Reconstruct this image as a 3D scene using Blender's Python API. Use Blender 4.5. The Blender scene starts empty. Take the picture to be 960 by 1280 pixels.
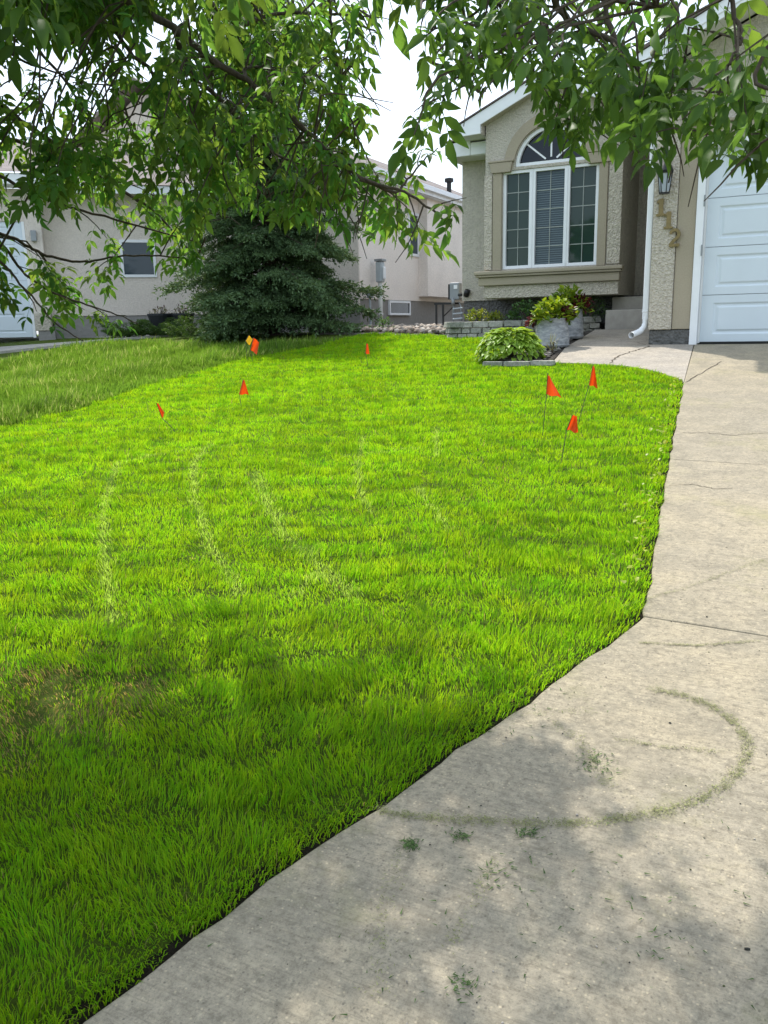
import bpy, bmesh, math, random
import numpy as np
from mathutils import Vector, Matrix
from mathutils.geometry import tessellate_polygon

SC = bpy.context.scene
COL = SC.collection
rad = math.radians
RNG = np.random.default_rng(7)
random.seed(7)

# ------------------------------------------------------------------ camera
AX = (Vector((0.89463, 0.44635, -0.02026)), Vector((-0.07973, 0.20408, 0.9757)), Vector((-0.43964, 0.87128, -0.21817)))
FOC = 1035.0
cam_d = bpy.data.cameras.new("camera")
cam = bpy.data.objects.new("camera", cam_d)
COL.objects.link(cam)
cam.matrix_world = Matrix(((AX[0].x, AX[1].x, -AX[2].x, 0), (AX[0].y, AX[1].y, -AX[2].y, 0), (AX[0].z, AX[1].z, -AX[2].z, 0), (0, 0, 0, 1)))
cam_d.sensor_fit = 'VERTICAL'
cam_d.sensor_height = 24.0
cam_d.sensor_width = 18.0
cam_d.lens = 24.0 * FOC / 1280.0
cam_d.clip_start = 0.05
cam_d.clip_end = 1000.0
SC.camera = cam

# ------------------------------------------------------------------ sun, sky, exposure
SUN_EL, SUN_AZ = 56.0, 47.0          # azimuth measured from +Y towards -X
S = Vector((-math.sin(rad(SUN_AZ)) * math.cos(rad(SUN_EL)), math.cos(rad(SUN_AZ)) * math.cos(rad(SUN_EL)), math.sin(rad(SUN_EL))))
sun_d = bpy.data.lights.new("sun", 'SUN')
sun_d.energy = 3.0
sun_d.angle = rad(1.0)
sun_d.color = (1.0, 0.95, 0.87)
sun = bpy.data.objects.new("sun", sun_d)
COL.objects.link(sun)
sun.rotation_euler = (-S).to_track_quat('-Z', 'Y').to_euler()

W = bpy.data.worlds.new("World")
SC.world = W
W.use_nodes = True
nt = W.node_tree
nt.nodes.clear()
sky = nt.nodes.new('ShaderNodeTexSky')
sky.sky_type = 'NISHITA'
sky.sun_disc = False
sky.sun_elevation = rad(SUN_EL)
sky.sun_rotation = rad(-SUN_AZ)
sky.air_density = 1.0
sky.dust_density = 2.0
sky.ozone_density = 1.0
wtc = nt.nodes.new('ShaderNodeTexCoord')
wn = nt.nodes.new('ShaderNodeTexNoise')
wn.inputs['Scale'].default_value = 2.2
wn.inputs['Detail'].default_value = 6.0
wn.inputs['Roughness'].default_value = 0.55
wr = nt.nodes.new('ShaderNodeMapRange')
wr.inputs['From Min'].default_value = 0.35
wr.inputs['From Max'].default_value = 0.65
wr.inputs['To Min'].default_value = 0.3
wr.inputs['To Max'].default_value = 0.95
wm = nt.nodes.new('ShaderNodeMix')
wm.data_type = 'RGBA'
wm.inputs['B'].default_value = (6.0, 6.75, 7.7, 1)      # thin bright cloud veil, in the sky's own units
bg = nt.nodes.new('ShaderNodeBackground')
bg.inputs['Strength'].default_value = 0.14
wo = nt.nodes.new('ShaderNodeOutputWorld')
nt.links.new(wtc.outputs['Generated'], wn.inputs['Vector'])
nt.links.new(wn.outputs['Fac'], wr.inputs['Value'])
nt.links.new(wr.outputs['Result'], wm.inputs['Factor'])
nt.links.new(sky.outputs['Color'], wm.inputs['A'])
nt.links.new(wm.outputs['Result'], bg.inputs['Color'])
nt.links.new(bg.outputs['Background'], wo.inputs['Surface'])

SC.view_settings.view_transform = 'Standard'
SC.view_settings.look = 'None'
SC.view_settings.exposure = 0.88
SC.view_settings.gamma = 1.0
SC.view_settings.use_curve_mapping = False
SC.cycles.max_bounces = 8
SC.cycles.transparent_max_bounces = 8

# ------------------------------------------------------------------ survey helpers (pixel of the 960x1280 photo -> place)
def ray(px, py):
    return (px - 480) / FOC * AX[0] - (py - 640) / FOC * AX[1] + AX[2]
def terr(y):
    "height of the plot (eye = 0): climbs to the houses, then level"
    y = np.asarray(y, float)
    z = -1.45 + 0.1138 * y
    z = np.where(y > 11.6, -0.130 + 0.08 * (1 - np.exp(-(np.maximum(y, 11.6) - 11.6) / 0.703)), z)
    z = np.where(y < -2, -1.678 + 0.02 * (y + 2), z)
    return np.maximum(z, -3.0)
def tz(y):
    return float(terr(y))
def G(px, py):
    d = ray(px, py)
    lo, hi = 0.3, 40.0
    t = lo
    while t < hi:
        if d.z * t < tz(d.y * t):
            break
        t += 0.01
    p = d * t
    p.z = tz(p.y)
    return p
def at(px, py, r):
    d = ray(px, py)
    return d.normalized() * r
def onY(px, py, Y):
    d = ray(px, py)
    return d * (Y / d.y)
def onX(px, py, X):
    d = ray(px, py)
    return d * (X / d.x)

# ------------------------------------------------------------------ object helpers
def link(o, parent=None):
    COL.objects.link(o)
    if parent is not None:
        o.parent = parent
        o.matrix_parent_inverse = world_of(parent).inverted()
    return o
def world_of(o):
    m = Matrix.LocRotScale(o.location, o.rotation_euler, o.scale)
    if o.parent is not None:
        return world_of(o.parent) @ o.matrix_parent_inverse @ m
    return m
def tag(o, label=None, cat=None, group=None, kind=None):
    if label: o['label'] = label
    if cat: o['category'] = cat
    if group: o['group'] = group
    if kind: o['kind'] = kind
    return o
def thing(name, loc, label, cat, group=None, rz=0.0):
    o = bpy.data.objects.new(name, None)
    o.empty_display_size = 0.1
    o.location = loc
    o.rotation_euler = (0, 0, rz)
    COL.objects.link(o)
    return tag(o, label, cat, group)
def copy_tree(o, parent=None):
    c = o.copy()
    COL.objects.link(c)
    if parent is not None:
        c.parent = parent
        c.matrix_parent_inverse = o.matrix_parent_inverse.copy()
    for ch in list(o.children):
        copy_tree(ch, c)
    return c

class MB:
    "collects vertices and faces of one mesh object"
    def __init__(s):
        s.v = []; s.f = []
    def add(s, vs, fs):
        b = len(s.v)
        s.v += [tuple(v) for v in vs]
        s.f += [tuple(i + b for i in f) for f in fs]
    def box(s, x0, x1, y0, y1, z0, z1):
        s.add([(x0, y0, z0), (x1, y0, z0), (x1, y1, z0), (x0, y1, z0), (x0, y0, z1), (x1, y0, z1), (x1, y1, z1), (x0, y1, z1)],
              [(3, 2, 1, 0), (4, 5, 6, 7), (0, 1, 5, 4), (1, 2, 6, 5), (2, 3, 7, 6), (3, 0, 4, 7)])
    def prismY(s, outer, y0, y1, holes=()):
        "polygon in XZ (counter-clockwise seen from -Y), from y0 (front) to y1"
        loops = [list(outer)] + [list(h) for h in holes]
        tris = tessellate_polygon([[Vector((p[0], p[1], 0)) for p in l] for l in loops])
        flat = [p for l in loops for p in l]
        n = len(flat)
        vs = [(p[0], y0, p[1]) for p in flat] + [(p[0], y1, p[1]) for p in flat]
        fs = []
        for t in tris:
            a, b, c = (flat[i] for i in t)
            cr = (b[0] - a[0]) * (c[1] - a[1]) - (b[1] - a[1]) * (c[0] - a[0])
            t = t if cr > 0 else t[::-1]
            fs.append(tuple(t)); fs.append(tuple(i + n for i in t[::-1]))
        b = 0
        for li, l in enumerate(loops):
            m = len(l)
            for i in range(m):
                j = (i + 1) % m
                q = (b + i, b + i + n, b + j + n, b + j)
                fs.append(q)
            b += m
        s.add(vs, fs)
    def prismZ(s, poly, z0, z1):
        "plan polygon between two heights (numbers or functions of x,y)"
        n = len(poly)
        f0 = z0 if callable(z0) else (lambda x, y: z0)
        f1 = z1 if callable(z1) else (lambda x, y: z1)
        vs = [(x, y, f0(x, y)) for x, y in poly] + [(x, y, f1(x, y)) for x, y in poly]
        area = sum(poly[i][0] * poly[(i + 1) % n][1] - poly[(i + 1) % n][0] * poly[i][1] for i in range(n))
        tris = tessellate_polygon([[Vector((x, y, 0)) for x, y in poly]])
        fs = []
        for t in tris:
            a, b, c = (poly[i] for i in t)
            cr = (b[0] - a[0]) * (c[1] - a[1]) - (b[1] - a[1]) * (c[0] - a[0])
            t = t if cr > 0 else t[::-1]
            fs.append(tuple(i + n for i in t)); fs.append(tuple(t[::-1]))
        for i in range(n):
            j = (i + 1) % n
            fs.append((i, j, j + n, i + n) if area > 0 else (j, i, i + n, j + n))
        s.add(vs, fs)
    def tube(s, pts, r, n=8, cap=True):
        pts = [Vector(p) for p in pts]
        rs = r if hasattr(r, '__len__') else [r] * len(pts)
        vs, fs = [], []
        prev = None
        for i, p in enumerate(pts):
            a = pts[max(i - 1, 0)]; b = pts[min(i + 1, len(pts) - 1)]
            d = (b - a).normalized()
            if prev is None:
                u = d.orthogonal().normalized()
            else:
                u = (prev - d * prev.dot(d)).normalized()
            prev = u
            w = d.cross(u)
            for k in range(n):
                t = 2 * math.pi * k / n
                vs.append(p + (u * math.cos(t) + w * math.sin(t)) * rs[i])
        for i in range(len(pts) - 1):
            for k in range(n):
                k2 = (k + 1) % n
                fs.append((i * n + k, i * n + k2, (i + 1) * n + k2, (i + 1) * n + k))
        if cap:
            fs.append(tuple(range(n - 1, -1, -1)))
            fs.append(tuple(range((len(pts) - 1) * n, len(pts) * n)))
        s.add(vs, fs)
    def lathe(s, prof, c=(0, 0, 0), n=24, a0=0, a1=2 * math.pi):
        vs, fs = [], []
        full = abs(a1 - a0 - 2 * math.pi) < 1e-6
        m = n if full else n + 1
        for r, z in prof:
            for k in range(m):
                t = a0 + (a1 - a0) * k / n
                vs.append((c[0] + r * math.cos(t), c[1] + r * math.sin(t), c[2] + z))
        for i in range(len(prof) - 1):
            for k in range(n):
                k2 = (k + 1) % m
                fs.append((i * m + k, i * m + k2, (i + 1) * m + k2, (i + 1) * m + k))
        s.add(vs, fs)
    def build(s, name, mat, parent=None, bevel=0, smooth=False, label=None, kind=None):
        me = bpy.data.meshes.new(name)
        me.from_pydata(s.v, [], s.f)
        me.validate()
        me.update()
        o = bpy.data.objects.new(name, me)
        if mat: me.materials.append(mat)
        if smooth:
            me.polygons.foreach_set('use_smooth', [True] * len(me.polygons))
        if bevel:
            b = o.modifiers.new('bevel', 'BEVEL')
            b.width = bevel; b.segments = 2; b.limit_method = 'ANGLE'; b.angle_limit = rad(40)
        link(o, parent)
        if label: o['label'] = label
        if kind: o['kind'] = kind
        return o

def np_mesh(name, V, F, mat, parent=None, tint=None, smooth=False, kind=None):
    "fast mesh from arrays; F is (n,3) or (n,4); tint is one colour per vertex"
    me = bpy.data.meshes.new(name)
    V = np.asarray(V, np.float32); F = np.asarray(F, np.int32)
    k = F.shape[1]
    me.vertices.add(len(V)); me.vertices.foreach_set('co', V.ravel())
    me.loops.add(F.size); me.loops.foreach_set('vertex_index', F.ravel())
    me.polygons.add(len(F))
    me.polygons.foreach_set('loop_start', np.arange(0, F.size, k, dtype=np.int32))
    try:
        me.polygons.foreach_set('loop_total', np.full(len(F), k, dtype=np.int32))
    except Exception:
        pass
    if smooth:
        me.polygons.foreach_set('use_smooth', np.ones(len(F), dtype=bool))
    me.update(calc_edges=True)
    if tint is not None:
        a = me.attributes.new('tint', 'FLOAT_COLOR', 'POINT')
        c = np.ones((len(V), 4), np.float32); c[:, :3] = tint
        a.data.foreach_set('color', c.ravel())
    me.materials.append(mat)
    o = bpy.data.objects.new(name, me)
    link(o, parent)
    if kind: o['kind'] = kind
    return o

# ------------------------------------------------------------------ materials
class NT:
    def __init__(s, name):
        s.m = bpy.data.materials.new(name); s.m.use_nodes = True
        s.t = s.m.node_tree; s.n = s.t.nodes; s.n.clear()
        s.out = s.n.new('ShaderNodeOutputMaterial')
        s.geo = s.n.new('ShaderNodeNewGeometry')
    def new(s, typ, **kw):
        x = s.n.new(typ)
        for k, v in kw.items(): setattr(x, k, v)
        return x
    def l(s, a, b): s.t.links.new(a, b)
    def pos(s, sx=1, sy=1, sz=1, rz=0.0, local=False):
        mp = s.new('ShaderNodeMapping')
        mp.inputs['Scale'].default_value = (sx, sy, sz)
        mp.inputs['Rotation'].default_value = (0, 0, rz)
        if local:
            tc = s.new('ShaderNodeTexCoord'); s.l(tc.outputs['Object'], mp.inputs['Vector'])
        else:
            s.l(s.geo.outputs['Position'], mp.inputs['Vector'])
        return mp.outputs['Vector']
    def noise(s, vec, scale, detail=4, rough=0.55):
        x = s.new('ShaderNodeTexNoise')
        x.inputs['Scale'].default_value = scale; x.inputs['Detail'].default_value = detail; x.inputs['Roughness'].default_value = rough
        s.l(vec, x.inputs['Vector'])
        return x.outputs['Fac']
    def voro(s, vec, scale, feat='F1', out='Distance'):
        x = s.new('ShaderNodeTexVoronoi', feature=feat)
        x.inputs['Scale'].default_value = scale
        s.l(vec, x.inputs['Vector'])
        return x.outputs[out]
    def ramp(s, fac, stops):
        x = s.new('ShaderNodeValToRGB')
        e = x.color_ramp.elements
        while len(e) < len(stops): e.new(0.5)
        for i, (p, c) in enumerate(stops):
            e[i].position = p
            e[i].color = (*c, 1) if hasattr(c, '__len__') else (c, c, c, 1)
        s.l(fac, x.inputs['Fac'])
        return x.outputs['Color']
    def mix(s, fac, a, b, mode='MIX'):
        x = s.new('ShaderNodeMix', data_type='RGBA', blend_type=mode)
        for inp, v in ((x.inputs['Factor'], fac), (x.inputs['A'], a), (x.inputs['B'], b)):
            if isinstance(v, (int, float)): inp.default_value = v
            elif isinstance(v, tuple): inp.default_value = (*v, 1)
            else: s.l(v, inp)
        return x.outputs['Result']
    def math(s, op, a, b=0.0):
        x = s.new('ShaderNodeMath', operation=op)
        for inp, v in ((x.inputs[0], a), (x.inputs[1], b)):
            if isinstance(v, (int, float)): inp.default_value = v
            else: s.l(v, inp)
        return x.outputs[0]
    def bump(s, h, strength=0.5, dist=0.01, prev=None):
        x = s.new('ShaderNodeBump')
        x.inputs['Strength'].default_value = strength; x.inputs['Distance'].default_value = dist
        s.l(h, x.inputs['Height'])
        if prev is not None: s.l(prev, x.inputs['Normal'])
        return x.outputs['Normal']
    def bsdf(s, col, rough=0.8, spec=0.3, metal=0.0, normal=None):
        x = s.new('ShaderNodeBsdfPrincipled')
        if isinstance(col, tuple): x.inputs['Base Color'].default_value = (*col, 1)
        else: s.l(col, x.inputs['Base Color'])
        if isinstance(rough, (int, float)): x.inputs['Roughness'].default_value = rough
        else: s.l(rough, x.inputs['Roughness'])
        x.inputs['Specular IOR Level'].default_value = spec
        x.inputs['Metallic'].default_value = metal
        if normal is not None: s.l(normal, x.inputs['Normal'])
        return x.outputs['BSDF']
    def done(s, sh):
        s.l(sh, s.out.inputs['Surface']); return s.m

def m_stucco(name, c, rough_scale=38.0, depth=0.012, spread=0.22):
    k = NT(name); p = k.pos()
    n1 = k.noise(p, rough_scale, 5, 0.6); n2 = k.noise(p, 1.3, 3)
    v = k.voro(p, rough_scale * 1.6)
    lo = tuple(x * (1 - spread) for x in c); hi = tuple(min(1, x * (1 + spread)) for x in c)
    col = k.mix(k.ramp(n1, [(0.3, 0.0), (0.7, 1.0)]), lo, hi)
    col = k.mix(0.22, col, k.ramp(n2, [(0.3, tuple(x * 0.72 for x in c)), (0.7, tuple(min(1, x * 1.18) for x in c))]))
    h = k.mix(0.5, n1, v)
    return k.done(k.bsdf(col, 0.92, 0.2, normal=k.bump(h, 0.9, depth)))
def m_plain(name, c, rough=0.5, spec=0.4, metal=0.0, var=0.08, scale=6.0, bump=0.0):
    k = NT(name); p = k.pos()
    n = k.noise(p, scale, 5)
    col = k.ramp(n, [(0.25, tuple(x * (1 - var) for x in c)), (0.75, tuple(min(1, x * (1 + var)) for x in c))])
    nm = k.bump(k.noise(p, scale * 9, 3), bump, 0.004) if bump else None
    return k.done(k.bsdf(col, rough, spec, metal, nm))
def m_leaf(name, trans=0.45, rough=0.42, spec=0.35, gain=1.7, fallback=None, var=0.0):
    "leaf colour comes from the tint attribute (or a fixed colour); light shines through"
    k = NT(name)
    if fallback is None:
        a = k.new('ShaderNodeAttribute', attribute_name='tint'); col = a.outputs['Color']
    else:
        oi = k.new('ShaderNodeObjectInfo')
        col = k.mix(oi.outputs['Random'], tuple(x * (1 - var) for x in fallback), tuple(x * (1 + var) for x in fallback))
    b = k.bsdf(col, rough, spec)
    t = k.new('ShaderNodeBsdfTranslucent')
    k.l(k.mix(1.0, col, (gain * 1.15, gain, gain * 0.55), 'MULTIPLY'), t.inputs['Color'])
    mx = k.new('ShaderNodeMixShader'); mx.inputs[0].default_value = trans
    k.l(b, mx.inputs[1]); k.l(t.outputs[0], mx.inputs[2])
    return k.done(mx.outputs[0])

def m_concrete(name, base, stain=True, brush=True, ang=0.0):
    k = NT(name); p = k.pos()
    big = k.noise(p, 0.8, 5, 0.6); mid = k.noise(p, 5.0, 7, 0.72); grit = k.noise(p, 46.0, 6, 0.75); fine = k.noise(p, 170.0, 4, 0.7)
    ag = k.voro(p, 130.0, out='Color'); agd = k.voro(p, 130.0)
    sep = k.new('ShaderNodeSeparateColor'); k.l(ag, sep.inputs['Color'])
    def b(f, g=None, h=None): return (min(1, base[0] * f), min(1, base[1] * (g or f)), min(1, base[2] * (h or f)))
    col = k.mix(k.ramp(big, [(0.32, 0.0), (0.68, 1.0)]), b(.86, .88, .92), b(1.10, 1.08, 1.02))
    col = k.mix(k.ramp(mid, [(0.38, 0.75), (0.55, 0.0)]), col, b(.68, .70, .72))
    col = k.mix(k.ramp(mid, [(0.56, 0.0), (0.72, 0.7)]), col, b(1.22, 1.19, 1.10))
    col = k.mix(k.ramp(grit, [(0.36, 0.75), (0.50, 0.0)]), col, b(.52))
    col = k.mix(k.ramp(grit, [(0.54, 0.0), (0.68, 0.7)]), col, b(1.34, 1.32, 1.26))
    col = k.mix(k.ramp(fine, [(0.34, 0.6), (0.50, 0.0)]), col, b(.5))
    spk = k.math('MULTIPLY', k.ramp(sep.outputs[0], [(0.90, 0.0), (0.97, 0.8)]), k.ramp(agd, [(0.2, 0.8), (0.5, 0.0)]))
    col = k.mix(spk, col, b(1.55, 1.5, 1.4))
    spd = k.math('MULTIPLY', k.ramp(sep.outputs[1], [(0.90, 0.0), (0.97, 0.75)]), k.ramp(agd, [(0.2, 0.8), (0.5, 0.0)]))
    col = k.mix(spd, col, (0.085, 0.078, 0.066))
    if stain:
        g = k.noise(p, 2.3, 7, 0.75)
        col = k.mix(k.ramp(g, [(0.54, 0.0), (0.72, 0.42)]), col, (0.24, 0.235, 0.10))
        w = k.noise(k.pos(1.4, 5.0, 1, rad(20)), 1.6, 5, 0.7)
        col = k.mix(k.ramp(w, [(0.60, 0.0), (0.76, 0.55)]), col, b(1.3))
        d = k.noise(k.pos(1, 1, 1, 0.4), 1.1, 6, 0.8)
        col = k.mix(k.ramp(d, [(0.58, 0.0), (0.74, 0.5)]), col, b(.55, .56, .58))
    nm = k.bump(grit, 0.6, 0.006); nm = k.bump(fine, 0.5, 0.003, nm)
    if brush:
        br = k.noise(k.pos(7.0, 130.0, 7.0, ang), 1.0, 5, 0.7)
        nm = k.bump(br, 0.5, 0.004, nm)
        col = k.mix(k.ramp(br, [(0.36, 0.45), (0.5, 0.0)]), col, b(.5))
    return k.done(k.bsdf(col, 0.92, 0.15, normal=nm))

def m_ground(name, c1, c2, scale=14.0):
    k = NT(name); p = k.pos()
    n = k.noise(p, scale, 8, 0.7); n2 = k.noise(p, 0.8, 3)
    col = k.ramp(n, [(0.3, c1), (0.7, c2)])
    col = k.mix(k.ramp(n2, [(0.3, 0.0), (0.7, 0.4)]), col, c1)
    return k.done(k.bsdf(col, 0.95, 0.1, normal=k.bump(n, 1.0, 0.03)))
def m_shingle(name, c):
    k = NT(name); p = k.pos()
    b = k.voro(k.pos(3.0, 3.0, 9.0), 1.0, out='Color'); n = k.noise(p, 60.0, 4)
    sep = k.new('ShaderNodeSeparateColor'); k.l(b, sep.inputs['Color'])
    col = k.mix(sep.outputs[0], tuple(x * 0.75 for x in c), tuple(x * 1.25 for x in c))
    col = k.mix(0.35, col, k.ramp(n, [(0.3, tuple(x * 0.5 for x in c)), (0.7, tuple(x * 1.6 for x in c))]))
    return k.done(k.bsdf(col, 0.95, 0.15, normal=k.bump(n, 0.8, 0.01)))
def m_glass(name, c, rough=0.03):
    k = NT(name); p = k.pos()
    nm = k.bump(k.noise(p, 2.5, 2), 0.06, 0.05)
    return k.done(k.bsdf(c, rough, 0.38, normal=nm))
def m_bark(name, c):
    k = NT(name); p = k.pos(1, 1, 0.25)
    n = k.noise(p, 40.0, 6, 0.7)
    col = k.ramp(n, [(0.3, tuple(x * 0.5 for x in c)), (0.7, tuple(x * 1.4 for x in c))])
    return k.done(k.bsdf(col, 0.9, 0.2, normal=k.bump(n, 1.0, 0.01)))
def m_tintsolid(name, rough=0.85):
    k = NT(name); p = k.pos()
    a = k.new('ShaderNodeAttribute', attribute_name='tint')
    n = k.noise(p, 50.0, 4)
    col = k.mix(1.0, a.outputs['Color'], k.ramp(n, [(0.25, 0.7), (0.75, 1.25)]), 'MULTIPLY')
    return k.done(k.bsdf(col, rough, 0.25, normal=k.bump(n, 0.5, 0.006)))

M = {}
M['stucco'] = m_stucco('tan_stucco', (0.475, 0.44, 0.37), 34.0, 0.02)
M['stucco_rough'] = m_stucco('rough_stucco', (0.50, 0.455, 0.375), 26.0, 0.035, 0.28)
M['trim_tan'] = m_stucco('smooth_tan_trim', (0.36, 0.315, 0.235), 70.0, 0.004, 0.10)
M['parging'] = m_stucco('grey_parging', (0.13, 0.13, 0.125), 18.0, 0.05, 0.40)
M['pink'] = m_stucco('pale_pink_stucco', (0.81, 0.745, 0.68), 32.0, 0.015, 0.12)
M['greige'] = m_stucco('pale_grey_stucco', (0.68, 0.61, 0.54), 32.0, 0.015, 0.12)
M['cinder'] = m_stucco('foundation_grey', (0.26, 0.25, 0.235), 16.0, 0.01, 0.12)
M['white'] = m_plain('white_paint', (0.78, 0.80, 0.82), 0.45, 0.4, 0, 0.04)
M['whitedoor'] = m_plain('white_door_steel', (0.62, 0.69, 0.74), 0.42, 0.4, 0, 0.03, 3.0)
M['soffit'] = m_plain('soffit_metal', (0.66, 0.67, 0.66), 0.6, 0.3, 0, 0.05)
M['roof'] = m_shingle('brown_shingles', (0.13, 0.105, 0.10))
M['roof2'] = m_shingle('grey_brown_shingles', (0.20, 0.175, 0.165))
M['glass'] = m_glass('tree_reflection_glass', (0.022, 0.044, 0.036))  # green base colour stands in for trees reflected in the panes
M['glassdark'] = m_glass('dark_glass', (0.006, 0.009, 0.014))
M['glassblue'] = m_glass('blue_glass', (0.03, 0.05, 0.065))
M['muntin'] = m_plain('grille_bar', (0.30, 0.33, 0.31), 0.5, 0.3)
M['blind'] = m_plain('blind_slat', (0.10, 0.14, 0.155), 0.5, 0.3)
M['concrete'] = m_concrete('driveway_concrete', (0.362, 0.315, 0.232), True, True, rad(4))
M['concrete2'] = m_concrete('walk_concrete', (0.42, 0.375, 0.315), False, True, rad(4))
M['concrete3'] = m_concrete('neighbour_concrete', (0.42, 0.40, 0.36), False, False)
M['step'] = m_plain('step_concrete', (0.37, 0.345, 0.305), 0.9, 0.2, 0, 0.15, 9.0, 0.5)
M['soil'] = m_ground('lawn_soil', (0.05, 0.075, 0.012), (0.11, 0.16, 0.022), 22.0)
M['edge_soil'] = m_ground('edge_soil', (0.012, 0.010, 0.007), (0.045, 0.036, 0.024), 60.0)
M['mulch'] = m_ground('mulch_ground', (0.035, 0.031, 0.027), (0.14, 0.125, 0.11), 45.0)
M['rockbed'] = m_ground('rock_bed', (0.10, 0.09, 0.08), (0.30, 0.27, 0.235), 25.0)
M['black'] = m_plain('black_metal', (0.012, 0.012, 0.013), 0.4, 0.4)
M['blackpot'] = m_plain('black_pot', (0.018, 0.021, 0.024), 0.5, 0.4)
M['brass'] = m_plain('aged_brass', (0.22, 0.165, 0.07), 0.45, 0.4, 0.35, 0.2, 30.0)
M['lampglass'] = m_plain('lamp_glass', (0.36, 0.40, 0.43), 0.1, 0.6)
M['bulbwhite'] = m_plain('lamp_base_white', (0.8, 0.8, 0.78), 0.4, 0.3)
M['tub'] = None
M['grey'] = m_plain('grey_metal', (0.27, 0.29, 0.30), 0.5, 0.4, 0.2)
M['greylight'] = m_plain('pale_grey_metal', (0.42, 0.47, 0.50), 0.5, 0.4, 0.1)
M['pipewhite'] = m_plain('pale_pipe', (0.62, 0.62, 0.58), 0.5, 0.3)
M['bark'] = m_bark('tree_bark', (0.085, 0.068, 0.052))
M['spruce_bark'] = m_bark('spruce_bark', (0.075, 0.055, 0.042))
M['grass'] = m_leaf('grass_blade', 0.6, 0.55, 0.15, 1.9)
M['foliage'] = m_leaf('ash_leaf', 0.52, 0.5, 0.2, 2.9)
M['leafpart'] = m_leaf('ash_leaf_near', 0.45, 0.5, 0.2, 2.4, (0.050, 0.106, 0.022), 0.35)
M['needle'] = m_leaf('spruce_needle', 0.2, 0.6, 0.2, 1.2)
M['plant'] = m_leaf('plant_leaf', 0.35, 0.45, 0.35, 1.6)
M['stone'] = m_tintsolid('rough_stone')
M['redflag'] = m_leaf('flag_film_orange', 0.45, 0.45, 0.3, 1.0, (0.80, 0.085, 0.012), 0.06)
M['yellowflag'] = m_leaf('flag_film_yellow', 0.45, 0.45, 0.3, 1.0, (0.70, 0.42, 0.02), 0.06)
M['wire'] = m_plain('flag_wire', (0.10, 0.09, 0.08), 0.5, 0.4, 0.6)
M['print'] = m_plain('flag_print', (0.16, 0.012, 0.006), 0.6, 0.2)
M['carpaint'] = m_plain('white_car_paint', (0.72, 0.73, 0.74), 0.2, 0.5, 0, 0.02)
M['tyre'] = m_plain('tyre_rubber', (0.012, 0.012, 0.013), 0.8, 0.2)
M['clip'] = m_plain('dry_clipping', (0.10, 0.13, 0.035), 0.9, 0.1, 0, 0.4, 40.0)
M['crack'] = m_plain('crack_dirt', (0.10, 0.085, 0.065), 0.95, 0.1)
def m_tub():
    k = NT('weathered_tub'); p = k.pos(1, 1, 3.2)
    n = k.noise(p, 9.0, 6, 0.7); n2 = k.noise(k.pos(1, 1, 8), 22.0, 4, 0.7)
    col = k.ramp(n, [(0.30, (0.13, 0.14, 0.155)), (0.52, (0.33, 0.345, 0.36)), (0.75, (0.52, 0.53, 0.53))])
    col = k.mix(k.ramp(n2, [(0.5, 0.0), (0.72, 0.6)]), col, (0.10, 0.105, 0.11))
    return k.done(k.bsdf(col, 0.7, 0.3, normal=k.bump(n2, 0.5, 0.01)))
M['tub'] = m_tub()

# ================================================================== GROUND
CTRL = [(-1.60, -2.0), (-1.30, 0.2), (-1.17, 0.97), (-1.07, 1.36), (-0.92, 1.77), (-0.76, 2.23), (-0.61, 2.67), (-0.47, 3.11),
        (-0.56, 3.99), (-0.73, 5.63), (-0.95, 7.88), (-1.02, 8.12), (-1.20, 8.41), (-1.40, 8.66), (-1.66, 8.86), (-2.03, 9.0), (-2.47, 9.07)]
def wander(ctrl, step=0.07, amp=0.007):
    "smooth line through the points that wanders a few millimetres like a real hand-cut edge"
    out = []
    for i in range(len(ctrl) - 1):
        p0 = ctrl[max(i - 1, 0)]; p1 = ctrl[i]; p2 = ctrl[i + 1]; p3 = ctrl[min(i + 2, len(ctrl) - 1)]
        n_ = max(2, int(math.hypot(p2[0] - p1[0], p2[1] - p1[1]) / step))
        for k in range(n_):
            t = k / n_
            q = [.5 * ((2 * p1[a]) + (p2[a] - p0[a]) * t + (2 * p0[a] - 5 * p1[a] + 4 * p2[a] - p3[a]) * t * t + (3 * p1[a] - p0[a] - 3 * p2[a] + p3[a]) * t ** 3) for a in (0, 1)]
            w_ = amp * (math.sin(q[1] * 11.3) + .7 * math.sin(q[1] * 29.1 + 1.0) + random.uniform(-.5, .5)) if (k or 0 < i) else 0
            out.append((q[0] + w_, q[1] + w_ * .3))
    out.append(ctrl[-1])
    return out
CH1 = wander(CTRL[:8]); CH2 = wander(CTRL[7:], .10, .005)
CH1[-1] = CH2[0] = CTRL[7]
EDGE = CH1[:-1] + CH2
LOT_X = -6.72
def lotx(y):
    return LOT_X + 0.10 * math.sin(1.3 * y) + 0.06 * math.sin(3.1 * y + 1) + 0.16 * max(0.0, y - 9.3)

# the plot's earth, one sheet out to the horizon
xs = [-200, -60, -25, -14, -8, -4, 0, 4, 12, 40, 200]
ys = [-200, -30, -8, -3, -2, 0, 3, 6, 9, 11, 11.6] + [11.6 + 0.25 * i for i in range(1, 10)] + [15, 20, 40, 90, 250]
mb = MB()
for y in ys:
    for x in xs:
        mb.v.append((x, y, tz(y) - 0.03))
n = len(xs)
for j in range(len(ys) - 1):
    for i in range(n - 1):
        mb.f.append((j * n + i, j * n + i + 1, (j + 1) * n + i + 1, (j + 1) * n + i))
mb.build('ground', M['soil'], kind='structure')

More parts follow.
